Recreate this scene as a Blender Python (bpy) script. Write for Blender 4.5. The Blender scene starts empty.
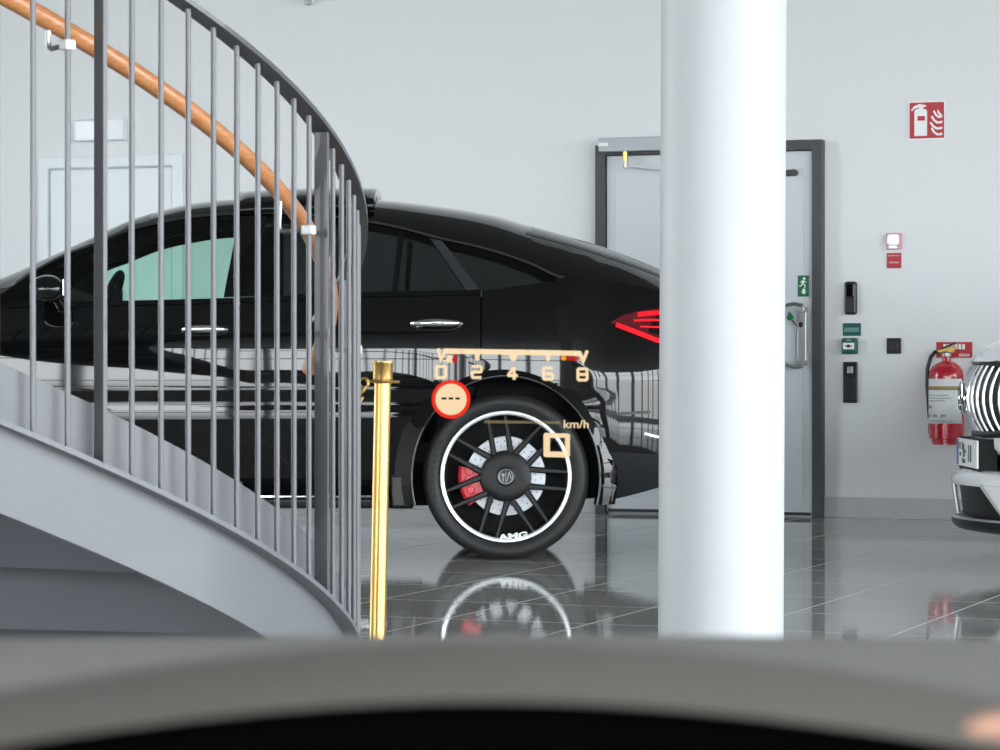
import bpy, bmesh, math, random
import numpy as np
from mathutils import Vector, Matrix

random.seed(7)
C = bpy.context.scene.collection
PI = math.pi
F = 2900.0            # focal length in pixels of the 1000 px wide frame
EYE = 0.96            # eye height of the seated photographer


def at(px, py, depth):
    """a photo measurement turned into metres at a known distance"""
    return Vector(((px - 500) / F * depth, depth, EYE + (357 - py) / F * depth))


# ------------------------------------------------------------------ helpers
class MB:
    def __init__(s):
        s.v = []
        s.f = []

    def add(s, vs, fs):
        b = len(s.v)
        s.v += [tuple(v) for v in vs]
        s.f += [tuple(b + i for i in f) for f in fs]
        return s

    def box(s, x0, x1, y0, y1, z0, z1):
        return s.add([(x, y, z) for z in (z0, z1) for y in (y0, y1) for x in (x0, x1)],
                     [(0, 2, 3, 1), (4, 5, 7, 6), (0, 1, 5, 4), (2, 6, 7, 3), (0, 4, 6, 2), (1, 3, 7, 5)])

    def grid(s, rows, close_u=False, close_v=False):
        n, m = len(rows), len(rows[0])
        b = len(s.v)
        for r in rows:
            s.v += [tuple(p) for p in r]
        for i in range(n if close_u else n - 1):
            for j in range(m if close_v else m - 1):
                i2, j2 = (i + 1) % n, (j + 1) % m
                s.f.append((b + i * m + j, b + i2 * m + j, b + i2 * m + j2, b + i * m + j2))
        return s

    def tube(s, path, r, seg=12, cap=True, closed=False):
        path = [Vector(p) for p in path]
        n = len(path)
        rr = r if isinstance(r, (list, tuple)) else [r] * n
        rows = []
        up = None
        for i, p in enumerate(path):
            if closed:
                t = path[(i + 1) % n] - path[i - 1]
            else:
                t = path[min(i + 1, n - 1)] - path[max(i - 1, 0)]
            t.normalize()
            if up is None:
                up = Vector((0, 0, 1)) if abs(t.z) < .9 else Vector((1, 0, 0))
            a = t.cross(up).normalized()
            up = a.cross(t).normalized()
            rows.append([p + (a * math.cos(q) + up * math.sin(q)) * rr[i]
                         for q in (2 * PI * k / seg for k in range(seg))])
        b = len(s.v)
        s.grid(rows, close_u=closed, close_v=True)
        if cap and not closed:
            s.f.append(tuple(b + k for k in range(seg)))
            s.f.append(tuple(b + (n - 1) * seg + k for k in reversed(range(seg))))
        return s

    def lathe(s, prof, seg=48, axis='z', center=(0, 0, 0), a0=0, a1=2 * PI):
        """prof: (radius, height) pairs"""
        full = abs(a1 - a0 - 2 * PI) < 1e-6
        n = seg if full else seg + 1
        rows = []
        for k in range(n):
            a = a0 + (a1 - a0) * k / seg
            row = []
            for r, h in prof:
                if axis == 'z':
                    p = (r * math.cos(a), r * math.sin(a), h)
                else:
                    p = (r * math.cos(a), h, r * math.sin(a))
                row.append((p[0] + center[0], p[1] + center[1], p[2] + center[2]))
            rows.append(row)
        return s.grid(rows, close_u=full)

    def prism(s, outline, a, b, plane='xz'):
        """outline polygon extruded between a and b along the third axis"""
        def put(p, h):
            return {'xz': (p[0], h, p[1]), 'xy': (p[0], p[1], h), 'yz': (h, p[0], p[1])}[plane]
        n = len(outline)
        base = len(s.v)
        s.v += [put(p, a) for p in outline] + [put(p, b) for p in outline]
        s.f.append(tuple(base + i for i in range(n)))
        s.f.append(tuple(base + n + i for i in reversed(range(n))))
        for i in range(n):
            j = (i + 1) % n
            s.f.append((base + i, base + n + i, base + n + j, base + j))
        return s

    def build(s, name, m, parent=None, smooth=35, bevel=0, solid=0, merge=False):
        me = bpy.data.meshes.new(name)
        me.from_pydata(s.v, [], s.f)
        bm = bmesh.new()
        bm.from_mesh(me)
        if merge:
            bmesh.ops.remove_doubles(bm, verts=bm.verts, dist=1e-5)
            bmesh.ops.dissolve_degenerate(bm, edges=bm.edges, dist=1e-6)
        bmesh.ops.recalc_face_normals(bm, faces=bm.faces)
        bm.to_mesh(me)
        bm.free()
        me.materials.append(m)
        if smooth:
            me.shade_smooth()
            if smooth < 180:
                me.set_sharp_from_angle(angle=math.radians(smooth))
        o = bpy.data.objects.new(name, me)
        C.objects.link(o)
        if parent:
            o.parent = parent
        if solid:
            md = o.modifiers.new('thickness', 'SOLIDIFY')
            md.thickness = solid
        if bevel:
            md = o.modifiers.new('round', 'BEVEL')
            md.width = bevel
            md.segments = 2
            md.limit_method = 'ANGLE'
            md.angle_limit = math.radians(40)
        return o


def thing(name, label, cat, loc=(0, 0, 0), rz=0, group=None, kind=None):
    o = bpy.data.objects.new(name, None)
    o.empty_display_size = .1
    C.objects.link(o)
    o.location = loc
    o.rotation_euler = (0, 0, rz)
    return tag(o, label, cat, group, kind)


def tag(o, label=None, cat=None, group=None, kind=None):
    if label: o['label'] = label
    if cat: o['category'] = cat
    if group: o['group'] = group
    if kind: o['kind'] = kind
    return o


def copy_tree(o, parent=None):
    c = o.copy()
    C.objects.link(c)
    if parent:
        c.parent = parent
    for ch in list(o.children):
        copy_tree(ch, c)
    return c


def pchip(pts):
    x = np.array([p[0] for p in pts], float)
    y = np.array([p[1] for p in pts], float)
    h = np.diff(x)
    d = np.diff(y) / h
    m = np.zeros(len(x))
    m[0], m[-1] = d[0], d[-1]
    for i in range(1, len(x) - 1):
        if d[i - 1] * d[i] > 0:
            w1, w2 = 2 * h[i] + h[i - 1], h[i] + 2 * h[i - 1]
            m[i] = (w1 + w2) / (w1 / d[i - 1] + w2 / d[i])

    def f(q):
        if q <= x[0]: return float(y[0])
        if q >= x[-1]: return float(y[-1])
        i = int(np.searchsorted(x, q, side='right') - 1)
        t = (q - x[i]) / h[i]
        return float((2 * t ** 3 - 3 * t ** 2 + 1) * y[i] + (t ** 3 - 2 * t ** 2 + t) * h[i] * m[i]
                     + (-2 * t ** 3 + 3 * t ** 2) * y[i + 1] + (t ** 3 - t ** 2) * h[i] * m[i + 1])
    return f


# ------------------------------------------------------------------ materials
def mat(name, col, rough=.5, metal=0, coat=0, var=0, scale=20, spec=.5, bump=0, bscale=60, trans=0, emit=None, estr=0):
    m = bpy.data.materials.new(name)
    m.use_nodes = True
    nt = m.node_tree
    b = nt.nodes['Principled BSDF']
    b.inputs['Base Color'].default_value = (*col, 1)
    b.inputs['Roughness'].default_value = rough
    b.inputs['Metallic'].default_value = metal
    b.inputs['Coat Weight'].default_value = coat
    b.inputs['Coat Roughness'].default_value = .02
    b.inputs['Specular IOR Level'].default_value = spec
    b.inputs['Transmission Weight'].default_value = trans
    if emit:
        b.inputs['Emission Color'].default_value = (*emit, 1)
        b.inputs['Emission Strength'].default_value = estr
    tc = nt.nodes.new('ShaderNodeTexCoord')
    if var:
        n = nt.nodes.new('ShaderNodeTexNoise')
        n.inputs['Scale'].default_value = scale
        n.inputs['Detail'].default_value = 4
        nt.links.new(tc.outputs['Object'], n.inputs['Vector'])
        mx = nt.nodes.new('ShaderNodeMix')
        mx.data_type = 'RGBA'
        mx.inputs[6].default_value = (*[c * (1 - var) for c in col], 1)
        mx.inputs[7].default_value = (*[min(1, c * (1 + var)) for c in col], 1)
        nt.links.new(n.outputs['Fac'], mx.inputs[0])
        nt.links.new(mx.outputs[2], b.inputs['Base Color'])
    if bump:
        n = nt.nodes.new('ShaderNodeTexNoise')
        n.inputs['Scale'].default_value = bscale
        nt.links.new(tc.outputs['Object'], n.inputs['Vector'])
        bp = nt.nodes.new('ShaderNodeBump')
        bp.inputs['Strength'].default_value = bump
        bp.inputs['Distance'].default_value = .01
        nt.links.new(n.outputs['Fac'], bp.inputs['Height'])
        nt.links.new(bp.outputs['Normal'], b.inputs['Normal'])
    return m


def glass_mat(name, tint, refl=1.0):
    m = bpy.data.materials.new(name)
    m.use_nodes = True
    nt = m.node_tree
    nt.nodes.remove(nt.nodes['Principled BSDF'])
    out = nt.nodes['Material Output']
    tr = nt.nodes.new('ShaderNodeBsdfTransparent')
    tr.inputs['Color'].default_value = (*tint, 1)
    gl = nt.nodes.new('ShaderNodeBsdfGlossy')
    gl.inputs['Roughness'].default_value = .01
    gl.inputs['Color'].default_value = (refl, refl, refl, 1)
    fr = nt.nodes.new('ShaderNodeFresnel')
    fr.inputs['IOR'].default_value = 1.5
    mx = nt.nodes.new('ShaderNodeMixShader')
    nt.links.new(fr.outputs[0], mx.inputs[0])
    nt.links.new(tr.outputs[0], mx.inputs[1])
    nt.links.new(gl.outputs[0], mx.inputs[2])
    nt.links.new(mx.outputs[0], out.inputs[0])
    return m


def glow_mat(name, col, strength, see=.2):
    """light of a head-up display: it glows and what lies behind shows through"""
    m = bpy.data.materials.new(name)
    m.use_nodes = True
    nt = m.node_tree
    nt.nodes.remove(nt.nodes['Principled BSDF'])
    out = nt.nodes['Material Output']
    tr = nt.nodes.new('ShaderNodeBsdfTransparent')
    tr.inputs['Color'].default_value = (see, see, see, 1)
    em = nt.nodes.new('ShaderNodeEmission')
    em.inputs['Color'].default_value = (*col, 1)
    em.inputs['Strength'].default_value = strength
    ad = nt.nodes.new('ShaderNodeAddShader')
    nt.links.new(tr.outputs[0], ad.inputs[0])
    nt.links.new(em.outputs[0], ad.inputs[1])
    nt.links.new(ad.outputs[0], out.inputs[0])
    return m


M = {}
M['wall'] = mat('wall_paint', (.745, .765, .775), .75, var=.015, scale=1.5, bump=.02, bscale=200)
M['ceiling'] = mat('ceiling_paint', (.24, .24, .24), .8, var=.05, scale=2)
M['white'] = mat('white_lacquer', (.80, .84, .87), .35, coat=.2, var=.01, scale=8)
M['column'] = mat('column_paint', (.53, .545, .558), .5, coat=.0, var=.012, scale=3, bump=.05, bscale=14)
M['door'] = mat('door_leaf_grey', (.58, .62, .645), .4, var=.02, scale=4)
M['door_white'] = mat('door_leaf_white', (.76, .81, .83), .45, var=.01, scale=4)
M['frame_grey'] = mat('door_frame_grey', (.05, .052, .055), .45, var=.05, scale=9)
M['concrete'] = mat('skirting_stone', (.50, .51, .51), .45, var=.18, scale=3)
M['paint'] = mat('black_car_paint', (.0025, .0026, .003), .06, coat=1.0, spec=.05, var=.05, scale=300)
M['black_gloss'] = mat('gloss_black_trim', (.003, .003, .0035), .12, spec=.05, coat=.8, var=.05, scale=200)
M['black_satin'] = mat('satin_black', (.009, .0095, .011), .42, var=.1, scale=80)
M['black_matte'] = mat('matte_black', (.004, .004, .004), .8, var=.1, scale=50)
M['skirt'] = mat('bumper_plastic', (.008, .010, .014), .33, var=.1, scale=90)
M['rubber'] = mat('tyre_rubber', (.012, .0125, .013), .55, var=.15, scale=60, bump=.1, bscale=150)
M['spoke'] = mat('wheel_black', (.006, .0062, .007), .45, spec=.35, var=.08, scale=60)
M['rimlip'] = mat('polished_rim', (.92, .97, .97), .28, metal=.55, var=.01, scale=30)
M['disc'] = mat('brake_disc_steel', (.62, .66, .70), .42, metal=.45, var=.12, scale=90)
M['red'] = mat('caliper_red', (.62, .012, .03), .35, coat=.15, var=.06, scale=30)
M['chrome'] = mat('chrome', (.88, .89, .91), .1, metal=1, var=.02, scale=20)
M['glass_clear'] = glass_mat('car_glass_green', (.70, .90, .82), .9)
M['glass_dark'] = glass_mat('car_glass_privacy', (.16, .18, .18), 1.0)
M['interior'] = mat('car_interior', (.006, .006, .0065), .6, var=.2, scale=30)
M['lens_dark'] = mat('tail_lens', (.09, .001, .005), .08, coat=1, var=.1, scale=30)
M['lens_red'] = mat('tail_light_red', (.70, .005, .012), .3, coat=.3, emit=(1, .008, .02), estr=.35, var=.05, scale=20)
M['wpaint'] = mat('white_car_paint', (.78, .80, .81), .15, coat=1.0, var=.01, scale=200)
M['steel'] = mat('stair_steel_grey', (.135, .139, .149), .42, coat=.05, var=.012, scale=12)
M['baluster'] = mat('baluster_shaded', (.10, .103, .113), .34, coat=.1, var=.01)  # darker than the stringer: shade on the bars put into their colour
M['steel_shaded'] = mat('rail_shaded', (.055, .056, .062), .38, coat=.2, var=.04, scale=20)  # shade of rail underside and post faces put into a darker grey
M['soffit'] = mat('stair_soffit', (.055, .059, .069), .6, var=.04, scale=6)
M['tread'] = mat('stair_tread', (.085, .09, .10), .55, var=.08, scale=14)
M['plinth'] = mat('plinth_grey', (.062, .070, .084), .5, var=.03, scale=5)
M['plinth_base'] = mat('plinth_base_grey', (.042, .048, .058), .55, var=.03)
M['trim_grey'] = mat('window_trim_grey', (.028, .030, .032), .35, var=.05)
M['slat'] = mat('satin_chrome', (.60, .61, .63), .28, metal=.85, var=.01)
M['brass'] = mat('brass', (.62, .40, .14), .32, metal=1, var=.04, scale=40)
M['nickel'] = mat('brushed_nickel', (.36, .36, .345), .35, metal=1, var=.05, scale=60)
M['hinge_white'] = mat('clamp_white_metal', (.66, .67, .67), .45, metal=.3, var=.02, scale=60)
M['sign_red'] = mat('sign_red', (.46, .028, .04), .45, var=.03, scale=20)
M['sign_white'] = mat('sign_white', (.86, .88, .88), .45, var=.01, scale=20)
M['sign_pale'] = mat('faded_print', (.66, .40, .42), .5, var=.04, scale=30)
M['green'] = mat('sign_green', (.004, .14, .05), .45, var=.05, scale=20)
M['teal'] = mat('callpoint_green', (.004, .095, .07), .4, var=.05, scale=20)
M['teal_pale'] = mat('callpoint_print', (.17, .36, .34), .5, var=.06, scale=30)
M['ext_red'] = mat('extinguisher_red', (.50, .012, .03), .22, coat=.6, var=.03, scale=20)
M['paper'] = mat('extinguisher_label', (.86, .88, .89), .5, var=.03, scale=40)
M['print_grey'] = mat('label_print', (.36, .39, .42), .6, var=.1, scale=60)
M['gold_print'] = mat('label_gold_band', (.42, .30, .10), .5, var=.08, scale=40)
M['device'] = mat('device_black', (.012, .013, .015), .35, var=.1, scale=60)
M['device_pad'] = mat('device_pad', (.028, .030, .034), .3, var=.1, scale=60)
M['beacon'] = mat('beacon_lens', (.92, .93, .97), .15, coat=.5, emit=(.9, .95, 1), estr=.25, var=.03, scale=40)
M['beacon_red'] = mat('beacon_base', (.60, .30, .34), .35, var=.1, scale=40)
M['alu'] = mat('aluminium', (.46, .48, .50), .35, metal=.6, var=.05, scale=50)
M['closer'] = mat('closer_grey', (.40, .42, .45), .4, metal=.3, var=.03, scale=30)
M['plate_blue'] = mat('plate_blue', (.05, .14, .33), .4, var=.05, scale=30)
M['plate_ink'] = mat('plate_ink', (.06, .065, .07), .5, var=.05, scale=30)
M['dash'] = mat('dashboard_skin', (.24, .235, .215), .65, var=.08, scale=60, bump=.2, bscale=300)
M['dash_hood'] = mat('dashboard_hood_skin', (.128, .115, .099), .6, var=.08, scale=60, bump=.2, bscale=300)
M['dash_shade'] = mat('instrument_shade', (.001, .001, .001), .9, spec=0, var=.05, scale=20)  # shade of the cabin on the instrument face put into its colour
M['peach'] = mat('peach_tone', (.40, .22, .155), .4, metal=.3, var=.03, scale=20)
M['mullion'] = mat('mullion_dark', (.05, .055, .06), .4, var=.05, scale=10)
M['screen'] = mat('dial_screen', (.01, .01, .012), .1)
M['emblem'] = mat('emblem_grey', (.20, .21, .23), .35, metal=.5, var=.1, scale=90)
CREAM = (1.0, .76, .455)
M['hud_cream'] = glow_mat('display_cream', CREAM, .73, .30)
M['hud_dim'] = glow_mat('display_dim_gold', (.85, .65, .33), .11, .85)
M['hud_red'] = glow_mat('display_red', (1.0, .035, .02), .72, .25)
M['hud_deep'] = glow_mat('display_deep_red', (1.0, .03, .03), .40, .25)
M['hud_amber'] = glow_mat('display_amber', (1.0, .40, .03), .70, .25)


def wood_mat():
    m = mat('handrail_wood', (.50, .22, .085), .38, coat=.3)
    nt = m.node_tree
    b = nt.nodes['Principled BSDF']
    tc = nt.nodes.new('ShaderNodeTexCoord')
    mp = nt.nodes.new('ShaderNodeMapping')
    mp.inputs['Scale'].default_value = (14, 14, 60)
    n = nt.nodes.new('ShaderNodeTexNoise')
    n.inputs['Scale'].default_value = 3
    n.inputs['Detail'].default_value = 6
    cr = nt.nodes.new('ShaderNodeValToRGB')
    cr.color_ramp.elements[0].position = .3
    cr.color_ramp.elements[0].color = (.44, .165, .055, 1)
    cr.color_ramp.elements[1].position = .7
    cr.color_ramp.elements[1].color = (.60, .265, .10, 1)
    nt.links.new(tc.outputs['Object'], mp.inputs[0])
    nt.links.new(mp.outputs[0], n.inputs['Vector'])
    nt.links.new(n.outputs['Fac'], cr.inputs[0])
    nt.links.new(cr.outputs[0], b.inputs['Base Color'])
    return m


M['wood'] = wood_mat()

# ------------------------------------------------------------------ the room (turned against the camera)
TH = math.radians(21.3)
CT, ST = math.cos(TH), math.sin(TH)
BACK, FRONT, LEFT, RIGHT, TOP = 16.88, -11.0, -13.0, 8.0, 5.2


def R(a, b, z=0):
    """room axes (a along the back wall, b towards it) to world"""
    return Vector((a * CT + b * ST, -a * ST + b * CT, z))


def wall_at(px, py=357):
    """where a photo point lies on the back wall: (a, z, metres per pixel)"""
    k = (px - 500) / F
    d = BACK / (k * ST + CT)
    x = k * d
    return x * CT - d * ST, EYE + (357 - py) / F * d, d / F


def rbox(a0, a1, b0, b1, z0, z1, mb=None):
    mb = mb or MB()
    vs = [R(a, b, z) for z in (z0, z1) for b in (b0, b1) for a in (a0, a1)]
    return mb.add(vs, [(0, 2, 3, 1), (4, 5, 7, 6), (0, 1, 5, 4), (2, 6, 7, 3), (0, 4, 6, 2), (1, 3, 7, 5)])


def struct(o):
    o['kind'] = 'structure'
    return o


def floor_mat():
    m = mat('floor_tile', (.105, .108, .106), .045, spec=.5)
    nt = m.node_tree
    b = nt.nodes['Principled BSDF']
    tc = nt.nodes.new('ShaderNodeTexCoord')
    mp = nt.nodes.new('ShaderNodeMapping')
    mp.inputs['Rotation'].default_value = (0, 0, TH)
    mp.inputs['Location'].default_value = (.13, .1, 0)
    nt.links.new(tc.outputs['Object'], mp.inputs[0])
    br = nt.nodes.new('ShaderNodeTexBrick')
    br.offset = 0
    br.inputs['Scale'].default_value = 1
    br.inputs['Brick Width'].default_value = .56
    br.inputs['Row Height'].default_value = .71
    br.inputs['Mortar Size'].default_value = .004
    br.inputs['Mortar Smooth'].default_value = .1
    br.inputs['Color1'].default_value = (.48, .475, .455, 1)
    br.inputs['Color2'].default_value = (.43, .425, .41, 1)
    br.inputs['Mortar'].default_value = (.72, .72, .70, 1)
    nt.links.new(mp.outputs[0], br.inputs['Vector'])
    n = nt.nodes.new('ShaderNodeTexNoise')
    n.inputs['Scale'].default_value = 2.5
    n.inputs['Detail'].default_value = 6
    nt.links.new(tc.outputs['Object'], n.inputs['Vector'])
    mx = nt.nodes.new('ShaderNodeMix')
    mx.data_type = 'RGBA'
    mx.blend_type = 'OVERLAY'
    mx.inputs[0].default_value = .25
    nt.links.new(br.outputs['Color'], mx.inputs[6])
    nt.links.new(n.outputs['Fac'], mx.inputs[7])
    nt.links.new(mx.outputs[2], b.inputs['Base Color'])
    # grout is dull, the tiles are polished with a faint waviness
    mr = nt.nodes.new('ShaderNodeMapRange')
    mr.inputs['To Min'].default_value = .02
    mr.inputs['To Max'].default_value = .55
    nt.links.new(br.outputs['Fac'], mr.inputs['Value'])
    nt.links.new(mr.outputs[0], b.inputs['Roughness'])
    sp = nt.nodes.new('ShaderNodeMapRange')
    sp.inputs['To Min'].default_value = .5
    sp.inputs['To Max'].default_value = .12
    nt.links.new(br.outputs['Fac'], sp.inputs['Value'])
    nt.links.new(sp.outputs[0], b.inputs['Specular IOR Level'])
    w = nt.nodes.new('ShaderNodeTexNoise')
    w.inputs['Scale'].default_value = 40
    w.inputs['Detail'].default_value = 1
    nt.links.new(tc.outputs['Object'], w.inputs['Vector'])
    bp = nt.nodes.new('ShaderNodeBump')
    bp.inputs['Strength'].default_value = .06
    bp.inputs['Distance'].default_value = .003
    nt.links.new(w.outputs['Fac'], bp.inputs['Height'])
    nt.links.new(bp.outputs['Normal'], b.inputs['Normal'])
    return m


struct(rbox(LEFT - .2, RIGHT + .2, FRONT - .1, BACK + .2, -.2, 0).build('floor', floor_mat(), smooth=0))
struct(rbox(LEFT - .2, RIGHT + .2, FRONT - .1, BACK + .2, TOP, TOP + .2).build('ceiling', M['ceiling'], smooth=0))
struct(rbox(LEFT - .2, RIGHT + .2, BACK, BACK + .2, 0, TOP).build('wall_back', M['wall'], smooth=0))
struct(rbox(RIGHT, RIGHT + .2, 14.5, BACK, 0, TOP).build('wall_right', M['wall'], smooth=0))
struct(rbox(LEFT - .2, LEFT, 11.5, BACK, 0, TOP, rbox(LEFT - .2, LEFT, FRONT, 8.5, 0, TOP)).build('wall_left', M['wall'], smooth=0))

# glazed fronts: daylight enters behind the photographer and from the far side of the stairs
def glazed(name, a0, a1, b0, b1, step, sill=.25, head=4.8):
    along_a = abs(a1 - a0) > abs(b1 - b0)
    mb = MB()
    L = (a1 - a0) if along_a else (b1 - b0)
    n = int(round(L / step))
    for i in range(n + 1):
        t = L * i / n
        if along_a:
            rbox(a0 + t - .05, a0 + t + .05, b0 - .08, b0 + .08, sill, head, mb)
        else:
            rbox(a0 - .08, a0 + .08, b0 + t - .05, b0 + t + .05, sill, head, mb)
    for z in (1.15, 3.2):
        if along_a:
            rbox(a0, a1, b0 - .05, b0 + .05, z - .035, z + .035, mb)
        else:
            rbox(a0 - .05, a0 + .05, b0, b1, z - .035, z + .035, mb)
    o = mb.build(name, M['mullion'], smooth=0)
    struct(o)
    base = MB()
    if along_a:
        rbox(a0, a1, b0 - .1, b0 + .1, 0, sill, base)
        rbox(a0, a1, b0 - .1, b0 + .1, head, TOP, base)
    else:
        rbox(a0 - .1, a0 + .1, b0, b1, 0, sill, base)
        rbox(a0 - .1, a0 + .1, b0, b1, head, TOP, base)
    return o, base


w1, b1_ = glazed('window_1', LEFT, RIGHT, FRONT, FRONT, 1.5)
struct(b1_.build('wall_front', M['wall'], smooth=0))
w2, b2_ = glazed('window_2', LEFT, LEFT, 8.5, 11.5, 1.5)
struct(b2_.build('trim_1', M['wall'], smooth=0))
w3, b3_ = glazed('window_3', RIGHT, RIGHT, FRONT, 14.5, 1.5)
struct(b3_.build('trim_2', M['wall'], smooth=0))


def portal(a, b, z, wdt, hgt, rz):
    l = bpy.data.lights.new('window_daylight', 'AREA')
    l.shape = 'RECTANGLE'
    l.size = wdt
    l.size_y = hgt
    l.cycles.is_portal = True
    o = bpy.data.objects.new('window_daylight', l)
    C.objects.link(o)
    o.location = R(a, b, z)
    o.rotation_euler = (PI / 2, 0, rz)
    return o


portal((LEFT + RIGHT) / 2, FRONT - .12, 2.5, RIGHT - LEFT, 4.6, PI - TH)
portal(LEFT - .12, 10, 2.5, 3.0, 4.6, PI / 2 + PI - TH)
portal(RIGHT + .12, 1.75, 2.5, 25.5, 4.6, PI / 2 - TH)

# ---------------------------------------------------------------- skirting along the back wall
aR0 = wall_at(824)[0]
aD0 = wall_at(599)[0]
aL1 = wall_at(186)[0]
aL0 = wall_at(40)[0]
sk = MB()
rbox(aR0, RIGHT, BACK - .015, BACK, 0, .125, sk)
rbox(aL1, aD0, BACK - .015, BACK, 0, .125, sk)
rbox(LEFT, aL0, BACK - .015, BACK, 0, .125, sk)
struct(sk.build('baseboard_back', M['concrete'], smooth=0, bevel=.003))


def on_wall(name, px, py, label, cat, **k):
    a, z, s = wall_at(px, py + .8)
    return thing(name, label, cat, R(a, BACK, z), -TH, **k), s / .95


# double door behind the column. local frame: x along the wall, -y into the room, z up from the floor
d1 = bpy.data.objects.new('door_1', None)
C.objects.link(d1)
aD1 = wall_at(825)[0]
d1.location = R(aD0, BACK, 0)
d1.rotation_euler = (0, 0, -TH)
tag(d1, 'wide grey double door with dark frame behind the white column', 'door', kind='structure')
W = aD1 - aD0
zt = wall_at(825, 140)[1]
fw = .062
fr = MB()
fr.prism([(0, 0), (fw, 0), (fw, zt - fw), (W - fw, zt - fw), (W - fw, 0), (W, 0), (W, zt), (0, zt)], -.075, 0)
fr.build('door_frame', M['frame_grey'], d1, smooth=0, bevel=.004)
mid = W * .5
for x0, x1, nm in ((fw + .004, mid - .003, 'a'), (mid + .003, W - fw - .004, 'b')):
    lf = MB()
    lf.box(x0, x1, -.045, -.002, .012, zt - fw - .004)
    leaf = lf.build('door_leaf', M['door'], d1, smooth=0, bevel=.004)
    st = MB()      # raised rails round the pane
    zz0, zz1 = .1, zt - fw - .1
    e = .055
    st.prism([(x0 + e, zz0), (x1 - e, zz0), (x1 - e, zz1), (x0 + e, zz1)], -.050, -.046)
    st.build('panel', M['door'], leaf, smooth=0, bevel=.002)
    MB().box(x0 + .01, x1 - .01, -.052, -.045, .012, .03).build('seal', M['black_satin'], leaf, smooth=0)

# door closer with its arm on the lintel
oc, s = on_wall('door_closer', 606, 152.5, 'grey overhead closer box with arm on the double door lintel', 'door closer')
MB().box(0, 78 * s, -.14, -.077, 0, 13 * s).build('closer_body', M['closer'], oc, smooth=0, bevel=.004)
MB().box(0, 10 * s, -.148, -.141, 5 * s, 8.5 * s).build('label_plate', M['sign_white'], oc, smooth=0, bevel=.002)
MB().tube([(25 * s, -.11, 1 * s), (25 * s, -.11, -9 * s)], 2.6 * s, 14).build('spindle', M['brass'], oc)
MB().tube([(25 * s, -.11, -9 * s), (25 * s, -.11, -15 * s)], 2 * s, 14).build('knuckle', M['nickel'], oc)
MB().prism([(26 * s, -13 * s), (27 * s, -14.6 * s), (75 * s, -20 * s), (75 * s, -16.5 * s)], -.118, -.104).build('arm', M['alu'], oc, smooth=0, bevel=.002)

ob, s = on_wall('door_stop_bar', 782, 176, 'short black bar near the top of the door leaf beside the column', 'door hardware')
MB().box(-10 * s, 13 * s, -.075, -.052, 0, 6 * s).build('bar', M['device'], ob, smooth=0, bevel=.006)
MB().tube([(15 * s, -.085, 3 * s), (15 * s, -.051, 3 * s)], 3.2 * s, 16).build('end_stop', M['device'], ob)


def poly(mb, pts, y0, y1):
    return mb.prism(pts, y0, y1)


# small running-man exit sign on the door leaf
oe, s = on_wall('exit_sign', 800, 296, 'small green running man exit sign stuck on the door leaf', 'sign')
MB().box(0, 11 * s, -.053, -.050, 0, 20 * s).build('plate', M['green'], oe, smooth=0, bevel=.001)
g = MB()
y0, y1 = -.0545, -.0532
g.lathe([(0, y0), (1.3 * s, y0), (1.3 * s, y1)], 14, 'y', (6.4 * s, 0, 17 * s))
for pts in ([(4.5, 15.6), (6.6, 15.2), (5.9, 11.6), (4.2, 12)], [(4.4, 15.6), (2.6, 13.6), (3.1, 13), (4.9, 14.6)],
            [(6.4, 15.2), (8.6, 13.8), (8.3, 13.1), (6.2, 14)], [(4.2, 12), (2.4, 10.2), (1.2, 10.6), (1.3, 9.8), (2.8, 9.3), (5.2, 11.7)],
            [(5.3, 11.8), (6.8, 10.4), (6.3, 8.2), (7.2, 8.1), (7.8, 10.8), (6.1, 12.4)],
            [(4.6, 7.4), (7.4, 7.4), (7.4, 4.6), (8.6, 4.6), (6, 2.0), (3.4, 4.6), (4.6, 4.6)]):
    poly(g, [(x * s, z * s) for x, z in pts], y0, y1)
g.build('pictogram', M['sign_white'], oe, smooth=0)

# exit device: steel lock case with a bow-shaped push bar
op, s = on_wall('panic_handle', 805, 363, 'steel lock case with bow-shaped push handle on the door leaf', 'door handle')
MB().box(-4 * s, 5 * s, -.085, -.052, 2 * s, 50 * s).build('lock_case', M['alu'], op, smooth=0, bevel=.006)
MB().lathe([(0, -.095), (2.6 * s, -.095), (3 * s, -.085)], 20, 'y', (0, 0, 37 * s)).build('lock_cylinder', M['chrome'], op)
MB().box(-4.4 * s, 5 * s, -.13, -.05, -1 * s, 3.5 * s).build('lower_bracket', M['alu'], op, smooth=0, bevel=.004)
MB().box(-4.4 * s, 5 * s, -.13, -.05, 49 * s, 54 * s).build('upper_bracket', M['alu'], op, smooth=0, bevel=.004)
bow = [(2 * s, -.10, 55 * s), (-6 * s, -.115, 57 * s), (-14 * s, -.125, 55 * s), (-20 * s, -.13, 48 * s), (-22 * s, -.13, 30 * s), (-20 * s, -.13, 8 * s), (-14 * s, -.125, 0), (-6 * s, -.115, -3 * s), (2 * s, -.10, -2 * s)]
MB().tube(bow, 1.9 * s, 10).build('push_bar', M['nickel'], op)
MB().tube([(-3 * s, -.09, 36 * s), (-8 * s, -.10, 42 * s), (-11 * s, -.10, 49 * s)], 1.8 * s, 10).build('lever', M['chrome'], op)
MB().lathe([(0, -.118), (3.6 * s, -.118), (3.6 * s, -.108), (0, -.108)], 6, 'y', (-9.5 * s, 0, 44 * s)).build('green_tag', M['green'], op, smooth=0)

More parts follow.
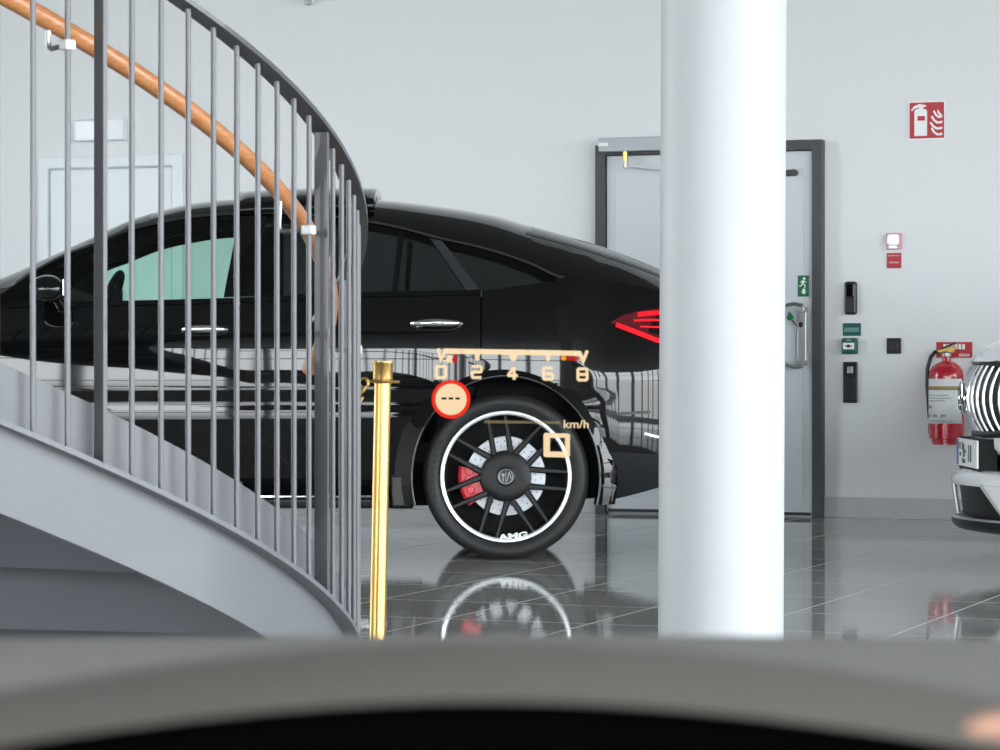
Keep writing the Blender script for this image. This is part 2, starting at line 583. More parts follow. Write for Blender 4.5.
# ---------------------------------------------------------------- white door and box behind the stairs
d2 = bpy.data.objects.new('door_2', None)
C.objects.link(d2)
a0, z0, s0 = wall_at(40, 155)
a1 = wall_at(184)[0]
d2.location = R(a0, BACK, 0)
d2.rotation_euler = (0, 0, -TH)
tag(d2, 'plain white door with white frame on the wall behind the stair railing', 'door', kind='structure')
W2 = a1 - a0
zz = wall_at(40, 158)[1]
MB().prism([(0, 0), (.075, 0), (.075, zz - .075), (W2 - .075, zz - .075), (W2 - .075, 0), (W2, 0), (W2, zz), (0, zz)], -.03, 0).build('door_frame', M['door_white'], d2, smooth=0, bevel=.005)
lf = MB().box(.085, W2 - .085, -.012, -.002, .012, zz - .088).build('door_leaf', M['door_white'], d2, smooth=0, bevel=.003)
MB().prism([(.079, .0), (.0835, .0), (.0835, zz - .0835), (W2 - .0835, zz - .0835), (W2 - .0835, 0), (W2 - .079, 0), (W2 - .079, zz - .079), (.079, zz - .079)], -.016, -.001).build('seal', M['closer'], d2, smooth=0)
MB().tube([(W2 - .16, -.012, 1.05), (W2 - .16, -.06, 1.05), (W2 - .28, -.06, 1.05)], .011, 10).build('handle', M['nickel'], lf)

ow, s = on_wall('emergency_light', 78, 141, 'white blank box light mounted above the plain white door', 'light')
MB().box(0, 53 * s, -.06, 0, 0, 20 * s).build('housing', M['white'], ow, smooth=0, bevel=.008)
MB().box(2 * s, 51 * s, -.064, -.058, 1.5 * s, 18.5 * s).build('cover', M['white'], ow, smooth=0, bevel=.004)

os_, s = on_wall('wall_sensor', 312, 6, 'small grey sensor high on the wall at the picture top', 'sensor')
MB().lathe([(0, 0), (2.6 * s, .004), (3.6 * s, 2 * s), (3.6 * s, 6 * s), (2 * s, 9 * s), (0, 9 * s)], 20, 'z', (0, -.06, 0)).build('sensor_head', M['alu'], os_)
MB().box(-2.5 * s, 2.5 * s, -.05, 0, 3 * s, 8 * s).build('bracket', M['white'], os_, smooth=0, bevel=.003)

# ---------------------------------------------------------------- signs and devices right of the door
of, s = on_wall('fire_sign', 910, 138, 'square red fire extinguisher sign with white flame high on wall', 'sign')
w, h = 33 * s, 34 * s
MB().box(-.008, w + .008, -.006, 0, -.008, h + .008).build('backing', M['sign_white'], of, smooth=0)
MB().box(0, w, -.009, -.006, 0, h).build('plate', M['sign_red'], of, smooth=0)
g = MB()
u = w / 200.0
def FS(pts, mb=g):
    poly(mb, [(x * u, (212 - y) * u) for x, y in pts], -.012, -.0092)
# body with a red panel left open: four pieces round it
FS([(28, 56), (36, 46), (60, 40), (92, 44), (102, 56), (102, 84), (28, 84)])
FS([(28, 84), (46, 84), (46, 110), (28, 110)])
FS([(90, 84), (102, 84), (102, 110), (90, 110)])
FS([(28, 110), (102, 110), (102, 198), (28, 198)])
FS([(56, 42), (56, 34), (26, 42), (12, 56), (10, 48), (26, 26), (58, 14), (96, 22), (96, 30), (78, 34), (78, 42)])
for k, (yy, sc) in enumerate(((72, .8), (104, 1.0), (138, 1.12), (172, 1.0))):
    xl = 190
    L = 66 * sc
    FS([(xl - L, yy - 14), (xl - L * .86, yy - 20), (xl - L * .62, yy + 4), (xl - L * .36, yy + 14), (xl, yy + 10), (xl, yy + 24), (xl - L * .45, yy + 26), (xl - L * .78, yy + 10)])
FS([(160, 64), (166, 48), (176, 66), (190, 80), (190, 92), (172, 80)])
g.build('pictogram', M['sign_white'], of, smooth=0)

oa, s = on_wall('alarm_beacon', 887, 249, 'white flashing alarm beacon with pinkish base above small red sign', 'alarm')
MB().box(0, 15 * s, -.02, 0, 0, 16 * s).build('base', M['beacon_red'], oa, smooth=0, bevel=.006)
MB().box(1.5 * s, 13 * s, -.055, -.02, 4 * s, 14.5 * s).build('lens', M['beacon'], oa, smooth=0, bevel=.015)
MB().box(3 * s, 11 * s, -.045, -.02, .8 * s, 3.4 * s).build('sounder', M['beacon'], oa, smooth=0, bevel=.006)

oa2, s = on_wall('alarm_sign', 887, 267.5, 'small square dark red sign with faded lettering under the beacon', 'sign')
MB().box(0, 14 * s, -.006, 0, 0, 14.5 * s).build('plate', M['sign_red'], oa2, smooth=0, bevel=.001)
g = MB()
for z, x0, n, dx, hh in ((11.4, 1.2, 8, 1.45, 1.0), (4.6, 2.4, 6, 1.6, 1.7)):
    for i in range(n):
        g.box((x0 + i * dx) * s, (x0 + i * dx + dx * .72) * s, -.008, -.0062, z * s, (z + hh) * s)
g.build('lettering', M['sign_pale'], oa2, smooth=0)

oi, s = on_wall('card_reader', 845, 314, 'tall black rounded card reader beside the door frame', 'card reader')
MB().box(0, 12.5 * s, -.03, 0, 0, 31.5 * s).build('housing', M['device'], oi, smooth=0, bevel=.022)
MB().box(1.2 * s, 11.3 * s, -.038, -.028, 2 * s, 15 * s).build('keypad', M['device_pad'], oi, smooth=0, bevel=.012)
MB().box(2.2 * s, 10 * s, -.036, -.028, 17 * s, 29 * s).build('reader_face', M['black_gloss'], oi, smooth=0, bevel=.012)

og, s = on_wall('emergency_exit_sign', 843, 335, 'flat dark green sign with pale lettering above the call point', 'sign')
MB().box(0, 17.5 * s, -.006, 0, 0, 12 * s).build('plate', M['teal'], og, smooth=0, bevel=.001)
g = MB()
for i in range(9):
    g.box((1.6 + i * 1.6) * s, (2.8 + i * 1.6) * s, -.008, -.0062, 3.6 * s, 7.8 * s)
g.build('lettering', M['teal_pale'], og, smooth=0)

oc2, s = on_wall('call_point', 843.5, 353, 'green break-glass box with white window between sign and switch panel', 'call point')
MB().box(0, 14.5 * s, -.05, 0, 0, 15 * s).build('housing', M['teal'], oc2, smooth=0, bevel=.008)
MB().box(1.6 * s, 12.6 * s, -.054, -.05, 4.2 * s, 10.4 * s).build('window', M['sign_white'], oc2, smooth=0, bevel=.002)
MB().lathe([(0, -.057), (1.5 * s, -.057), (1.5 * s, -.0545)], 18, 'y', (7 * s, 0, 7.4 * s)).build('button_mark', M['device'], oc2)
MB().box(3.8 * s, 5.6 * s, -.057, -.0545, 6.9 * s, 7.9 * s).box(8.6 * s, 10.4 * s, -.057, -.0545, 6.9 * s, 7.9 * s).build('arrows', M['device'], oc2, smooth=0)
MB().box(5 * s, 9.5 * s, -.0535, -.05, 12.2 * s, 13.6 * s).build('emblem', M['teal_pale'], oc2, smooth=0)

ok_, s = on_wall('switch_panel', 843.5, 402, 'tall narrow black switch panel lowest beside the door frame', 'switch')
MB().box(0, 14 * s, -.02, 0, 0, 39 * s).build('plate', M['device'], ok_, smooth=0, bevel=.006)
MB().box(4.5 * s, 10 * s, -.026, -.02, 28 * s, 34.5 * s).build('button', M['alu'], ok_, smooth=0, bevel=.005)
MB().box(2.2 * s, 12 * s, -.0235, -.02, 3 * s, 24 * s).build('rocker', M['device_pad'], ok_, smooth=0, bevel=.004)

oq, s = on_wall('wall_socket', 887, 353, 'small square black socket on the wall left of the extinguisher', 'socket')
MB().box(0, 14 * s, -.014, 0, 0, 15 * s).build('frame', M['device'], oq, smooth=0, bevel=.004)
MB().box(2.8 * s, 11.2 * s, -.018, -.013, 3 * s, 12 * s).build('insert', M['device_pad'], oq, smooth=0, bevel=.003)

orr, s = on_wall('extinguisher_sign', 936.5, 357, 'small red wall sign with white lettering right behind extinguisher handle', 'sign')
MB().box(0, 34.5 * s, -.008, 0, 0, 15 * s).build('plate', M['sign_red'], orr, smooth=0, bevel=.001)
g = MB()
for i in range(6):
    g.box((7 + i * 3.6) * s, (9.6 + i * 3.6) * s, -.010, -.0082, 8 * s, 13 * s)
g.build('lettering', M['sign_white'], orr, smooth=0)
MB().box(22 * s, 32 * s, -.010, -.0082, 1.2 * s, 4 * s).build('pale_strip', M['sign_pale'], orr, smooth=0)

# fire extinguisher hung on the wall
ox, s = on_wall('fire_extinguisher', 951.5, 443, 'red fire extinguisher with white label and black hose hanging on wall', 'fire extinguisher')
r = 16.4 * s
yc = -r - .035
MB().lathe([(0, .0), (r * .80, .0), (r * .80, .012), (r * .86, .014), (r * .86, .03), (r, .036), (r, 64 * s), (r * .96, 69 * s), (r * .8, 73.5 * s), (r * .5, 77 * s), (r * .26, 78.5 * s), (r * .22, 83 * s), (0, 83 * s)], 48, 'z', (0, yc, 0)).build('cylinder', M['ext_red'], ox)
rl = r + .0015
MB().lathe([(rl, 20 * s), (rl, 62 * s)], 40, 'z', (0, yc, 0), PI * 1.04, PI * 1.9).build('label', M['paper'], ox, solid=.0008)
MB().lathe([(rl + .001, 51.5 * s), (rl + .001, 55 * s)], 40, 'z', (0, yc, 0), PI * 1.04, PI * 1.9).build('gold_band', M['gold_print'], ox, solid=.0005)
g = MB()
for z, a0, a1, h in ((46, 1.15, 1.6, .8), (43.5, 1.15, 1.65, .8), (41, 1.15, 1.55, .8), (34, 1.13, 1.26, 3.0), (26, 1.14, 1.24, 2.6), (26, 1.30, 1.40, 2.6), (26, 1.46, 1.56, 2.6), (22, 1.14, 1.7, .8)):
    g.lathe([(rl + .001, z * s), (rl + .001, (z + h) * s)], 8, 'z', (0, yc, 0), PI * a0, PI * a1)
g.build('print', M['print_grey'], ox, solid=.0005)
MB().lathe([(0, 83 * s), (r * .3, 83 * s), (r * .3, 86 * s), (r * .2, 88 * s), (0, 89 * s)], 20, 'z', (0, yc, 0)).build('valve', M['nickel'], ox)
hb = MB().prism([(-8 * s, 89 * s), (6 * s, 93 * s), (9 * s, 91.5 * s), (8 * s, 87 * s), (2 * s, 86 * s), (-8 * s, 86.5 * s)], yc - .018, yc + .018)
hb.build('handle', M['brass'], ox, smooth=0, bevel=.004)
MB().prism([(-6 * s, 90.5 * s), (9 * s, 96.8 * s), (10 * s, 95.6 * s), (-4 * s, 89.4 * s)], yc - .012, yc + .012).build('lever', M['device'], ox, smooth=0, bevel=.002)
MB().tube([(-5 * s, yc, 88 * s), (-11 * s, yc, 87 * s), (-15 * s, yc, 82 * s), (-18 * s, yc, 72 * s), (-18.3 * s, yc, 55 * s), (-16.8 * s, yc, 35 * s), (-16 * s, yc, 24 * s)], 1.9 * s, 12).build('hose', M['device'], ox)
MB().tube([(-16 * s, yc, 25 * s), (-15.9 * s, yc, 21 * s)], 1.8 * s, 12).build('hose_collar', M['sign_white'], ox)
MB().tube([(-15.9 * s, yc, 21 * s), (-15.6 * s, yc, 10 * s)], [1.5 * s, 2.0 * s], 12).build('nozzle', M['device_pad'], ox)
MB().box(-.02, .02, yc + r - .004, -.0, 55 * s, 60 * s).build('bracket', M['device'], ox, smooth=0)

# ---------------------------------------------------------------- round white column
D = 9.4
rc = 62.6 / F * D
co = thing('column', 'thick round glossy white column standing in front of the double door', 'column', ((720.6 - 500) / F * D, D, 0), kind='thing')
sh = MB().lathe([(rc, 0.012), (rc, TOP)], 96)
shaft = sh.build('shaft', M['column'], co)
MB().lathe([(rc + .012, 0), (rc + .012, .012), (rc + .001, .02)], 96).build('base_ring', M['column'], co)
co.rotation_euler = (0, math.radians(.28), 0)

# ---------------------------------------------------------------- brass barrier post
D = 9.06
s = D / F
bp = thing('barrier_post', 'polished brass barrier post standing between staircase and black car', 'barrier post', ((377 - 500) * s, D, 0))
MB().lathe([(0, .012), (.155, .012), (.16, .0), (0, 0)], 48).lathe([(.156, .012), (.14, .022), (.06, .034), (.034, .05), (.0, .05)], 48).build('base', M['brass'], bp)
rt = 8.2 * s
zt_ = EYE + (357 - 361) * s
MB().lathe([(rt, .04), (rt, zt_ - .07)], 32).build('pole', M['brass'], bp)
MB().lathe([(0, zt_ - .07), (rt * 1.12, zt_ - .07), (rt * 1.2, zt_ - .062), (rt * 1.22, zt_ - .012), (rt * 1.36, zt_ - .006), (rt * 1.36, zt_), (rt * 1.2, zt_ + .001), (0, zt_ + .001)], 32).build('cap', M['brass'], bp)
zr = EYE + (357 - 381.5) * s
MB().tube([(16 * s * math.cos(a), 16 * s * math.sin(a), zr) for a in np.linspace(0, 2 * PI, 40, endpoint=False)], 1.3 * s, 8, closed=True).build('rope_ring', M['brass'], bp)
hk = MB()
hk.tube([((-18.5 + 4.6 * math.cos(a)) * s, -.01, zr + (-1.5 + 4.6 * math.sin(a)) * s) for a in np.linspace(0, 2 * PI, 24, endpoint=False)], 1.35 * s, 8, closed=True)
hk.tube([(-16.5 * s, -.01, zr - 5 * s), (-19 * s, -.01, zr - 9 * s), (-22.5 * s, -.01, zr - 13 * s)], [1.4 * s, 2.2 * s, 1.4 * s], 8)
hk.tube([(-21 * s, -.01, zr - 12 * s), (-19.5 * s, -.01, zr - 16 * s), (-23 * s, -.01, zr - 23 * s), (-28 * s, -.01, zr - 29 * s), (-29 * s, -.01, zr - 25 * s), (-25 * s, -.01, zr - 16 * s)], 1.6 * s, 8, closed=True)
hk.build('snap_hook', M['brass'], bp)
bp.rotation_euler = (0, math.radians(1.15), 0)

# ---------------------------------------------------------------- spiral staircase
SX, SY, SR, SZ, SK = -1.9505, 7.268, 1.594, .2352, .6251
P0, PEND = -.372, 5.6
stair = thing('spiral_staircase', 'grey steel spiral staircase with thin upright bars and wooden handrail', 'staircase', (SX, SY, 0))


def hx(ph, rad, dz=0):
    return (rad * math.cos(ph), -rad * math.sin(ph), SZ + SK * ph + dz)


def helix_band(r0, r1, za, zb, p0, p1, n):
    rows = []
    for i in range(n + 1):
        ph = p0 + (p1 - p0) * i / n
        q = [hx(ph, r0, za), hx(ph, r1, za), hx(ph, r1, zb), hx(ph, r0, zb)]
        rows.append([(x, y, max(z, .001 + .0005 * k)) for k, (x, y, z) in enumerate(q)])
    mb = MB().grid(rows, close_v=True)
    mb.f.append((0, 1, 2, 3))
    b = n * 4
    mb.f.append((b + 3, b + 2, b + 1, b))
    return mb


helix_band(SR - .036, SR - .022, -.19, -.012, P0 + .02, PEND, 160).build('outer_stringer', M['steel'], stair)
helix_band(SR - .036, SR - .026, 0, .122, P0, PEND, 160).build('upstand_plate', M['steel'], stair)
helix_band(SR - .036, SR + .014, -.012, 0, P0, PEND, 160).build('bottom_flange', M['steel'], stair)
helix_band(.50, .515, -.20, .12, P0, PEND, 120).build('inner_stringer', M['steel'], stair)
helix_band(SR - .024, SR + .024, 1.078, 1.090, P0 - .04, PEND, 160).build('top_rail', M['steel_shaded'], stair)
n = 1
while True:
    p = P0 + .05 + (n - 1) * .272
    if p + .272 > PEND:
        break
    zt_ = .17 * n
    sec = [p + .272 * k / 8 for k in range(9)]
    ring = [(rr * math.cos(q), -rr * math.sin(q)) for rr in (.515,) for q in sec] + [((SR - .037) * math.cos(q), -(SR - .037) * math.sin(q)) for q in reversed(sec)]
    MB().prism(ring, zt_ - .045, zt_, 'xy').build('tread', M['tread'], stair, smooth=0, bevel=.003)
    q0, q1 = (.515, SR - .037)
    ri_ = MB()
    t_ = .012
    ca_, sa_ = math.cos(p), math.sin(p)
    ri_.prism([(q0 * ca_, -q0 * sa_), (q1 * ca_, -q1 * sa_), (q1 * ca_ - t_ * sa_, -q1 * sa_ - t_ * ca_), (q0 * ca_ - t_ * sa_, -q0 * sa_ - t_ * ca_)], max(0.001, zt_ - .215), zt_ - .044, 'xy')
    ri_.build('riser', M['soffit'], stair, smooth=0)
    n += 1
bal = post = None
i = -70
for i in range(-70, 25):
    ph = .9069 - .0521 * i
    if ph < P0 or ph > PEND:
        continue
    x, y, z = hx(ph, SR)
    if (i - 2) % 10 == 0:
        if post is None:
            post = MB().box(-.017, .017, -.0055, .0055, 0, 1.078).build('post', M['steel_shaded'], stair, smooth=0, bevel=.0012)
            o = post
        else:
            o = post.copy()
            C.objects.link(o)
    else:
        if bal is None:
            bal = MB().tube([(0, 0, -.001), (0, 0, 1.078)], .0062, 14).build('baluster', M['baluster'], stair)
            o = bal
        else:
            o = bal.copy()
            C.objects.link(o)
    o.location = (x, y, z)
    o.rotation_euler = (0, 0, -ph)
RH, HH = 1.522, .90
hand = MB().tube([hx(p, RH, HH) for p in np.linspace(-.33, PEND, 150)], .0205, 16).build('handrail', M['wood'], stair)
for i, zc in ((1, 1.6126), (11, 1.2554), (20, .98), (-13, None), (-28, None), (-43, None)):
    ph = .9069 - .0521 * i
    x, y, z = hx(ph, SR)
    if zc is None:
        zc = z + .82
    br = bpy.data.objects.new('handrail_bracket', None)
    C.objects.link(br)
    br.parent = stair
    br.location = (x, y, zc)
    br.rotation_euler = (0, 0, -ph)      # local +x points outwards
    zr_ = z + HH - zc
    MB().box(-.016, .014, -.012, .012, -.011, .011).build('clamp', M['hinge_white'], br, smooth=0, bevel=.003)
    MB().tube([(-.012, 0, 0), (-.062, 0, -.003), (-.072, 0, .0), (-.076, 0, .012), (RH - SR, 0, zr_ - .016)], .0055, 10).build('stem', M['nickel'], br)

# ================================================================== cars
D0 = 13.68            # distance of the near flank of the black car
CX, CY = .028, D0 + 1.0


def cu(px, d=0):
    return (px - 500) / F * (D0 + d) - CX


def cz(py, d=0):
    return EYE + (357 - py) / F * (D0 + d)


def curve(pts, d):
    return pchip([(cu(x, d), cz(y, d)) for x, y in pts])


belt = pchip([(-3.9, .80), (-3.6, .93), (-3.2, 1.03), (-2.7, 1.14)] + [(cu(x, .12), cz(y, .12)) for x, y in ((20, 304), (105, 302.5), (240, 299), (366, 293.5), (480, 291), (525, 285), (562, 281), (600, 283), (640, 289))] + [(.85, 1.225), (1.0, 1.13), (1.1, 1.0)])
dlo = pchip([(-3.9, .806), (-3.6, .936), (-3.2, 1.036), (-2.75, 1.148)] + [(cu(x, .32), cz(y, .32)) for x, y in ((0, 299), (35, 274), (70, 254), (94, 244.5), (110, 237), (130, 229), (165, 220.5), (200, 215), (260, 212), (310, 214), (368, 221.5), (400, 228), (434, 237.5), (488, 250.5), (530, 265), (562, 279))] + [(cu(600, .3), cz(281.5, .3)), (cu(640, .3), cz(287.5, .3)), (.85, 1.232), (1.0, 1.136), (1.1, 1.005)])
ctr = pchip([(-3.9, .84), (-3.7, .97), (-3.3, 1.07), (-2.75, 1.185)] + [(cu(x, .72), cz(y, .72)) for x, y in ((0, 280), (27, 268), (94, 237), (130, 219.5), (165, 208), (200, 200.5), (250, 196.5), (300, 195.8), (340, 196.3), (381, 198.5), (430, 204), (490, 213.5), (530, 224.5), (560, 233), (600, 245), (640, 259.5), (660, 268))] + [(.93, 1.30), (1.02, 1.24), (1.1, 1.06)])
plan = pchip([(-3.92, .52), (-3.86, .66), (-3.75, .78), (-3.55, .88), (-3.3, .935), (-2.9, .962), (-2.4, .952), (-1.8, .945), (-1.2, .945), (-.75, .955), (-.35, .975), (.05, .985), (.4, .98), (.65, .962), (.82, .92), (.95, .84), (1.04, .74), (1.1, .58)])
sill = pchip([(-3.92, .50), (-3.8, .36), (-3.6, .28), (-3.3, .25), (-2.4, .238), (-.5, .238), (.44, .275), (.75, .345), (1.0, .42), (1.1, .52)])
# slope of the flank by height (dy/dz), integrated to an offset
_sl = pchip([(.20, .40), (.30, .28), (.42, .22), (.56, .21), (.64, .18), (.665, .11), (.685, .03), (.71, -.03), (.728, -.05), (.745, .02), (.76, .24), (.793, .34), (.803, .04), (.83, .0), (.88, -.022), (.95, -.045), (1.0, -.07), (1.03, -.11), (1.07, -.21), (1.12, -.30), (1.25, -.42), (1.4, -.5)])
_zs = np.linspace(.15, 1.5, 541)
_of = np.cumsum([_sl(z) for z in _zs]) * (_zs[1] - _zs[0])
_of -= np.interp(.86, _zs, _of)


def flank(u, z):
    """half width of the lower body"""
    zref = .2 + (z - .2) * (1.235 - .2) / max(belt(u) - .2, .3) if u < -3.0 else z
    k = min(1.0, max(0.0, (u - .32) / .16))
    flat = -.55 * max(0, z - .86) ** 1.6 - .40 * max(0, .60 - z) ** 1.5 + .004 * math.sin(u * 7)
    return plan(u) + (1 - k) * float(np.interp(zref, _zs, _of)) + k * flat


def side_y(u, z):
    zb = belt(u)
    if z <= zb:
        return flank(u, z)
    dz = z - zb
    return flank(u, zb) - (.60 * dz + .40 * dz * dz)


AW, AB, AZ = .445, .476, .387
AX = (0.0, -2.935)


def low(u):
    z = sill(u)
    for c in AX:
        q = abs(u - c) / AW
        if q < 1:
            z = max(z, AZ + AB * math.sqrt(max(0, 1 - q * q)))
    return z


GAPS = (-2.45, -1.268, -.118)
US = set()
for a in np.arange(-3.92, 1.101, .045):
    US.add(round(float(a), 4))
for c in AX:
    for a in np.linspace(-PI / 2, PI / 2, 60):
        US.add(round(c + AW * math.sin(a), 4))
    US.add(round(c - AW - .0005, 4)); US.add(round(c + AW + .0005, 4))
for g_ in GAPS:
    US = {q for q in US if abs(q - g_) > .008}
    US.add(g_ - .003); US.add(g_ + .003)
US |= {.125, .86, -2.74, -1.74, 1.1}
US = sorted(US)
_t = []
for q in US:
    if not _t or q - _t[-1] > .0004:
        _t.append(q)
US = _t
ZL = [0, .05, .1, .16, .22, .28, .34, .40, .44, .47, .49, .51, .525, .54, .555, .57, .583, .59, .61, .635, .66, .69, .72, .75, .78, .81, .84, .87, .90, .925, .95, .97, .985, 1.0]
NG, NR = 7, 18
TT = [(m / NR) ** 1.6 for m in range(1, NR + 1)]


def section(u):
    zb, zt, zc, zl = belt(u), max(dlo(u), belt(u) + .004), ctr(u), low(u)
    zc = max(zc, zt + .01)
    pts = []
    for nrm in ZL:
        z = max(zl, .2 + nrm * (zb - .2))
        pts.append((flank(u, z), z))
    for j in range(1, NG + 1):
        z = zb + (zt - zb) * j / NG
        pts.append((side_y(u, z), z))
    yt = pts[-1][0]
    p = 3.4
    for t in TT:
        pts.append((yt * (1 - t), zt + (zc - zt) * (1 - (1 - t) ** p)))
    return pts


SEC = [section(u) for u in US]
NB = len(ZL)
NROW = NB + NG + NR


def car_shell(root, mats):
    """the pressed shell, split by region into its panels; every panel of one side is its own mesh"""
    mbs = {}
    used = {}

    def vert(key, i, k, side):
        sgn = -1 if side == 'near' else 1
        if k == NROW - 1:
            sgn = -1
        mb = mbs.setdefault(key, MB())
        ud = used.setdefault(key, {})
        kk = (i, k, sgn)
        if kk not in ud:
            y, z = SEC[i][k]
            mb.v.append((US[i], sgn * y, z))
            ud[kk] = len(mb.v) - 1
        return ud[kk]

    for i in range(len(US) - 1):
        uc = (US[i] + US[i + 1]) / 2
        for k in range(NROW - 1):
            quad = [SEC[i][k], SEC[i + 1][k], SEC[i + 1][k + 1], SEC[i][k + 1]]
            zc = sum(q[1] for q in quad) / 4
            hmax = max(abs(quad[0][1] - quad[3][1]) + abs(quad[0][0] - quad[3][0]), abs(quad[1][1] - quad[2][1]) + abs(quad[1][0] - quad[2][0]))
            if hmax < 1e-6:
                continue
            for side in ('near', 'far'):
                key = ('body', '')
                if k < NB - 1:
                    ell = (uc / .53) ** 2 + ((zc - AZ) / .60) ** 2
                    if zc > .30 and any(abs(uc - g_) < .004 for g_ in GAPS) and (uc < -.2 or zc > .95):
                        continue
                    if zc > .30 and -1.266 < uc < -.12 and ell > 1:
                        key = ('rear_door', side)
                    elif zc > .30 and -2.448 < uc < -1.27:
                        key = ('front_door', side)
                    elif uc > .40 and zc < .50:
                        key = ('bumper_skirt', side)
                elif k < NB + NG - 1:
                    if -2.5 < uc < -1.27 and (side == 'near' or (uc > -2.15 and k < NB + NG - 2)):
                        key = ('front_window', side)
                    elif -1.27 < uc < .24:
                        key = ('rear_window', side)
                else:
                    t = (TT[k - NB - NG + 1] if k >= NB + NG else TT[0])
                    if -2.74 < uc < -1.74 and t > .12:
                        key = ('windshield', '')
                    elif .125 < uc < .86 and t > .26:
                        key = ('rear_screen', '')
                f = [vert(key, i, k, side), vert(key, i + 1, k, side), vert(key, i + 1, k + 1, side), vert(key, i, k + 1, side)]
                f = [q for n_, q in enumerate(f) if q not in f[:n_]]
                if len(f) > 2:
                    mbs[key].f.append(tuple(f))
    # closed underside with the wheel tunnels
    mb = MB()
    rows = [[(US[i], -SEC[i][0][0], SEC[i][0][1]), (US[i], -.60, SEC[i][0][1]), (US[i], -.59, sill(US[i])), (US[i], .59, sill(US[i])), (US[i], .60, SEC[i][0][1]), (US[i], SEC[i][0][0], SEC[i][0][1])] for i in range(len(US))]
    mb.grid(rows)
    out = {'underbody': mb.build('underbody', M['black_matte'], root, smooth=0)}
    # nose and tail caps
    for i in (0, len(US) - 1):
        key = ('body', '')
        ring = [vert(key, i, k, 'near') for k in range(NROW)] + [vert(key, i, k, 'far') for k in reversed(range(NROW - 1))]
        mbs[key].f.append(tuple(dict.fromkeys(ring)))
    for (nm, side), mb in mbs.items():
        o = mb.build(nm, M[mats.get(nm, mats['body'])], root, smooth=60, merge=True)
        out[(nm, side)] = o
    return out


def patch(poly_uz, off, thick, n=10, fn=side_y):
    """a closed thin body following the near flank: outline given in (u, z), raised by off"""
    mb = MB()
    pts = []
    m_ = len(poly_uz)
    for i in range(m_):
        a, b = poly_uz[i], poly_uz[(i + 1) % m_]
        L = math.hypot(b[0] - a[0], b[1] - a[1])
        q = max(1, int(L / .05))
        for j in range(q):
            pts.append((a[0] + (b[0] - a[0]) * j / q, a[1] + (b[1] - a[1]) * j / q))
    n_ = len(pts)
    mb.v += [(u, -(fn(u, z) + off), z) for u, z in pts]
    mb.v += [(u, -(fn(u, z) + off - thick), z) for u, z in pts]
    mb.f.append(tuple(range(n_)))
    mb.f.append(tuple(n_ + i for i in reversed(range(n_))))
    for i in range(n_):
        j = (i + 1) % n_
        mb.f.append((i, n_ + i, n_ + j, j))
    return mb


def strip(path, half, off, thick, fn=side_y):
    """a band of given half width along a path of (u, z) on the near flank"""
    rows = []
    n_ = len(path)
    for i, (u, z) in enumerate(path):
        a, b = path[max(i - 1, 0)], path[min(i + 1, n_ - 1)]
        t = Vector((b[0] - a[0], b[1] - a[1])).normalized()
        nx, nz = -t.y * half, t.x * half
        p, q = (u + nx, z + nz), (u - nx, z - nz)
        rows.append([(p[0], -(fn(*p) + off), p[1]), (p[0], -(fn(*p) + off - thick), p[1]), (q[0], -(fn(*q) + off - thick), q[1]), (q[0], -(fn(*q) + off), q[1])])
    mb = MB().grid(rows, close_v=True)
    mb.f.append((0, 1, 2, 3))
    b_ = (n_ - 1) * 4
    mb.f.append((b_ + 3, b_ + 2, b_ + 1, b_))
    return mb


def mirror(mb):
    q = MB()
    q.v = [(x, -y, z) for x, y, z in mb.v]
    q.f = [tuple(reversed(f)) for f in mb.f]
    return q


def both(mb, name, m, parent, **k):
    a = mb.build(name, m, parent, **k)
    b = mirror(mb).build(name, m, parent, **k)
    return a, b


def text_mesh(name, s, size, m, parent, loc, rot=(PI / 2, 0, 0), extrude=.001, sx=1, bold=0):
    cu_ = bpy.data.curves.new(name, 'FONT')
    cu_.body = s
    cu_.size = size
    cu_.extrude = extrude
    cu_.offset = bold
    cu_.align_x = 'CENTER'
    cu_.align_y = 'CENTER'
    t = bpy.data.objects.new(name, cu_)
    C.objects.link(t)
    dg = bpy.context.evaluated_depsgraph_get()
    me = bpy.data.meshes.new_from_object(t.evaluated_get(dg))
    bpy.data.objects.remove(t)
    me.name = name
    me.materials.clear()
    me.materials.append(m)
    o = bpy.data.objects.new(name, me)
    C.objects.link(o)
    o.parent = parent
    o.location = loc
    o.rotation_euler = rot
    o.scale = (sx, 1, 1)
    return o


